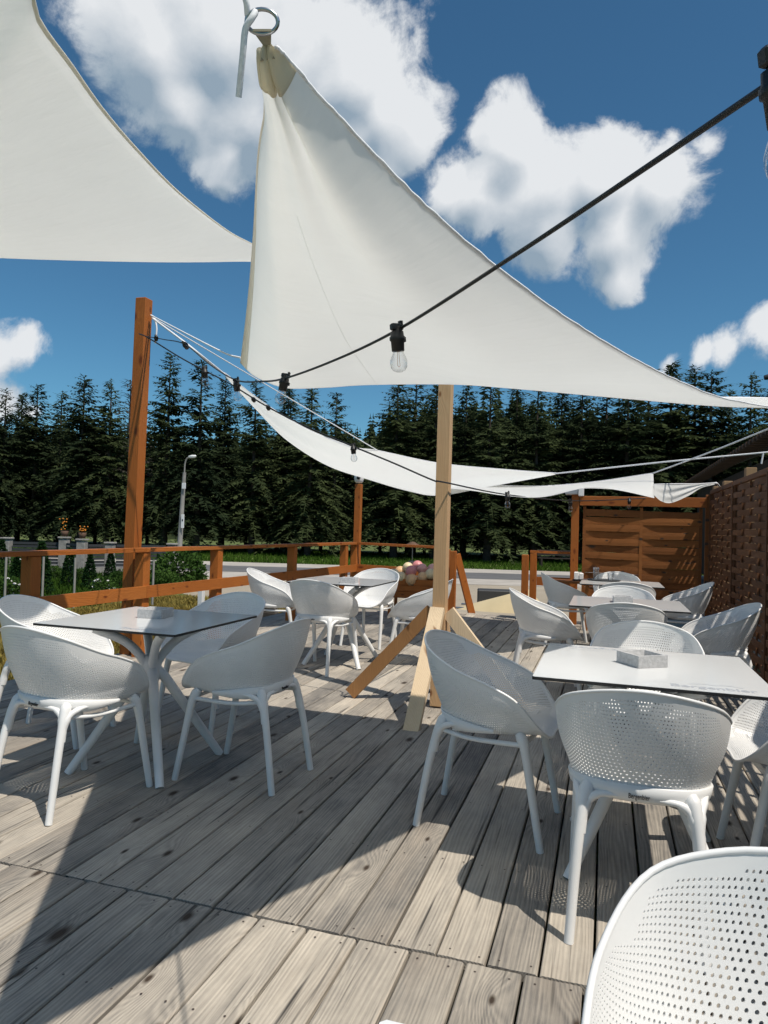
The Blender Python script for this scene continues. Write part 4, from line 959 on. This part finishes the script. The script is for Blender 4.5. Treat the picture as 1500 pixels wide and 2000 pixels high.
o = MB().box((0, 0, .3), (.09, .09, .6), 0, .01).obj('marker_post', M['white']); o.location = bgpx(398, 12.4, GZ); tag(o, 'short white marker post on the dry grass behind the left railing', 'post')
# grass blades
def blades(n, region, h, name, m, label, seed):
    r = np.random.default_rng(seed); V = np.zeros((n*3, 3)); P = region(r, n); a = r.random(n)*6.283; hh = h*(.5+r.random(n)); w = .02+.02*r.random(n)
    V[0::3] = P+np.stack([np.cos(a)*w, np.sin(a)*w, 0*a], 1); V[1::3] = P-np.stack([np.cos(a)*w, np.sin(a)*w, 0*a], 1)
    V[2::3] = P+np.stack([r.normal(0, .5, n)*hh, r.normal(0, .5, n)*hh, hh], 1)
    me = bpy.data.meshes.new(name); me.from_pydata(V.tolist(), [], [(3*i, 3*i+1, 3*i+2) for i in range(n)]); me.update(); o = mobj(name, me, m); o['kind'] = 'stuff'; o['label'] = label; o['category'] = 'grass'; return o
def dry(r, n): x = -4.5-r.random(n)*4.5; y = 5+r.random(n)*8.5; return np.stack([x, y, np.full(n, GZ)], 1)
def green(r, n):
    d = 13.5+r.random(n)*8; s = -(5.2+.02*d+r.random(n)*13); return np.stack([F2[0]*d+R2[0]*s, F2[1]*d+R2[1]*s, np.full(n, GZ)], 1)
def verge(r, n):
    d = 30.3+r.random(n)**1.3*14; s = -34+r.random(n)*62; return np.stack([F2[0]*d+R2[0]*s, F2[1]*d+R2[1]*s, np.full(n, GZ)], 1)
blades(60000, dry, .10, 'dry_grass', M['drygrass'], 'short dry yellowed grass outside the left railing', 1)
blades(40000, green, .14, 'garden_grass', M['grass'], 'green garden grass beyond the dry strip', 2)
blades(50000, verge, .14, 'verge_grass', M['grass'], 'bright green grass under the trees across the road', 3)

# ------------------------------------------------------------------ spruces
def spruce(H, seed, dens=1., bare=False):
    r = random.Random(seed); V = []; F = []; z = 1.7 if not bare else 2.5
    while z < H-.1:
        k = z/H; L = (1-k)**.78*H*.25+.2; L *= r.uniform(.8, 1.12)
        nb = max(5, int((9 if k < .75 else 7)*dens))
        for q in range(nb):
            a = r.random()*6.283; l = L*r.uniform(.6, 1.15); ca, sa = math.cos(a), math.sin(a); up = .25+.55*k if k > .5 else r.uniform(-.1, .3)
            n = max(3, int(l/.15)); side = Vector((-sa, ca, 0)); base = Vector((0, 0, z+r.uniform(-.12, .12)))
            def pt(t): return base+Vector((ca*l*t, sa*l*t, l*(up*t-(.62-.35*k)*t*t*1.1)))
            for i in range(1, n+1):
                t = i/n; p = pt(t); tl = (.22+.40*(1-t))*min(1, .4+l*.35)*r.uniform(.7, 1.3)
                if bare and r.random() < .75: continue
                for sg_ in (-1, 1):
                    d = (side*sg_*r.uniform(.5, 1.)+Vector((ca, sa, 0))*r.uniform(.35, .8)+Vector((0, 0, r.uniform(-.75, -.05)))).normalized(); w = d.cross(Vector((r.gauss(0, .5), r.gauss(0, .5), 1))).normalized()*tl*r.uniform(.14, .24)
                    o = len(V); V += [p, p+d*tl*.45+w, p+d*tl, p+d*tl*.45-w]; F.append((o, o+1, o+2, o+3))
            e = pt(1); d = (e-pt(.8)).normalized(); o = len(V); w = side*.05; V += [pt(.7)+w*.6, e+d*.22, pt(.7)-w*.6]; F.append((o, o+1, o+2))
            o = len(V); w = Vector((0, 0, .025)); V += [base+w, pt(.5)+w*.6, e, pt(.5)-w*.6, base-w]; F.append((o, o+1, o+2, o+3, o+4))
        z += (.30 if k < .6 else .26)*r.uniform(.8, 1.2)/(dens**.3)
    for i in range(10):
        a = r.random()*6.283; o = len(V); b0 = Vector((0, 0, H-.1-.1*i)); V += [b0, b0+Vector((math.cos(a)*.12, math.sin(a)*.12, .08+.1*r.random())), b0+Vector((0, 0, .16))]; F.append((o, o+1, o+2))
    m = bpy.data.meshes.new('crown'); m.from_pydata([tuple(v) for v in V], [], F); m.update(); return m
SP = [spruce(11, 100+k, d) for k, d in enumerate((1.05, .85, 1.15, .95, .75))]; 
for me in SP: me.materials.append(M['spruce'])
BR = spruce(11, 300, .7, True); BR.materials.append(M['bare'])
trk = MB().tube([(0, 0, -.1), (.02, 0, 1.5), (0, .02, 5), (0, 0, 10.6)], [.19, .15, .10, .02], 8).mesh('trunk'); trk.materials.append(M['bark'])
TR = [(-60, 745, 37), (2, 758, 38), (34, 768, 41), (64, 752, 39), (112, 765, 41), (155, 733, 37), (208, 741, 37), (246, 742, 40), (322, 690, 37), (384, 703, 36.5), (432, 735, 41), (492, 742, 38), (556, 752, 41), (602, 752, 37), (650, 764, 38.5),
      (770, 742, 37.5), (806, 735, 41), (846, 748, 38), (905, 752, 40), (952, 735, 37), (1004, 748, 40), (1045, 735, 37.5), (1092, 750, 41), (1132, 735, 38), (1180, 742, 40), (1222, 735, 37), (1262, 722, 40), (1306, 708, 38), (1352, 720, 39), (1384, 722, 37.5), (1420, 760, 41), (1462, 728, 36), (1510, 738, 39), (1570, 730, 37)]
def ordinal(n): return f"{n}{'th' if 10 <= n % 100 <= 20 else {1: 'st', 2: 'nd', 3: 'rd'}.get(n % 10, 'th')}"
GR = 'spruces in the row across the road'
for i, (px, py, d) in enumerate(TR):
    q = bgpx(px, d, GZ); top = at_D(px, py, d)[2]; h = float(top)-GZ; s = h/11
    bare = px == 246
    t = thing('spruce_tree', ('thin half-dead grey spruce just left of the tall orange post' if bare else f'dark green spruce, {ordinal(i)} from the left in the row across the road'), 'tree', q, random.random()*6.28, GR)
    w = s*random.uniform(1.0, 1.45)
    for me, nm in (((BR if bare else SP[i % 5]), 'crown'), (trk, 'trunk')):
        o = mobj(nm, me, None, t); o.scale = (w, w, s)
# lower, denser trees closing the row behind and between
for i in range(34):
    px = -80+i*51+random.uniform(-14, 14); d = random.uniform(43, 48); h = random.uniform(6.3, 8.2)
    t = thing('spruce_tree', f'lower dark spruce behind the front row, {ordinal(i+1)} of the back row from the left', 'tree', bgpx(px, d, GZ), random.random()*6.28, 'lower spruces behind the front row')
    o = mobj('crown', SP[i % 5], None, t); s = h/11; o.scale = (s*2.0, s*2.0, s); o = mobj('trunk', trk, None, t); o.scale = (s, s, s)
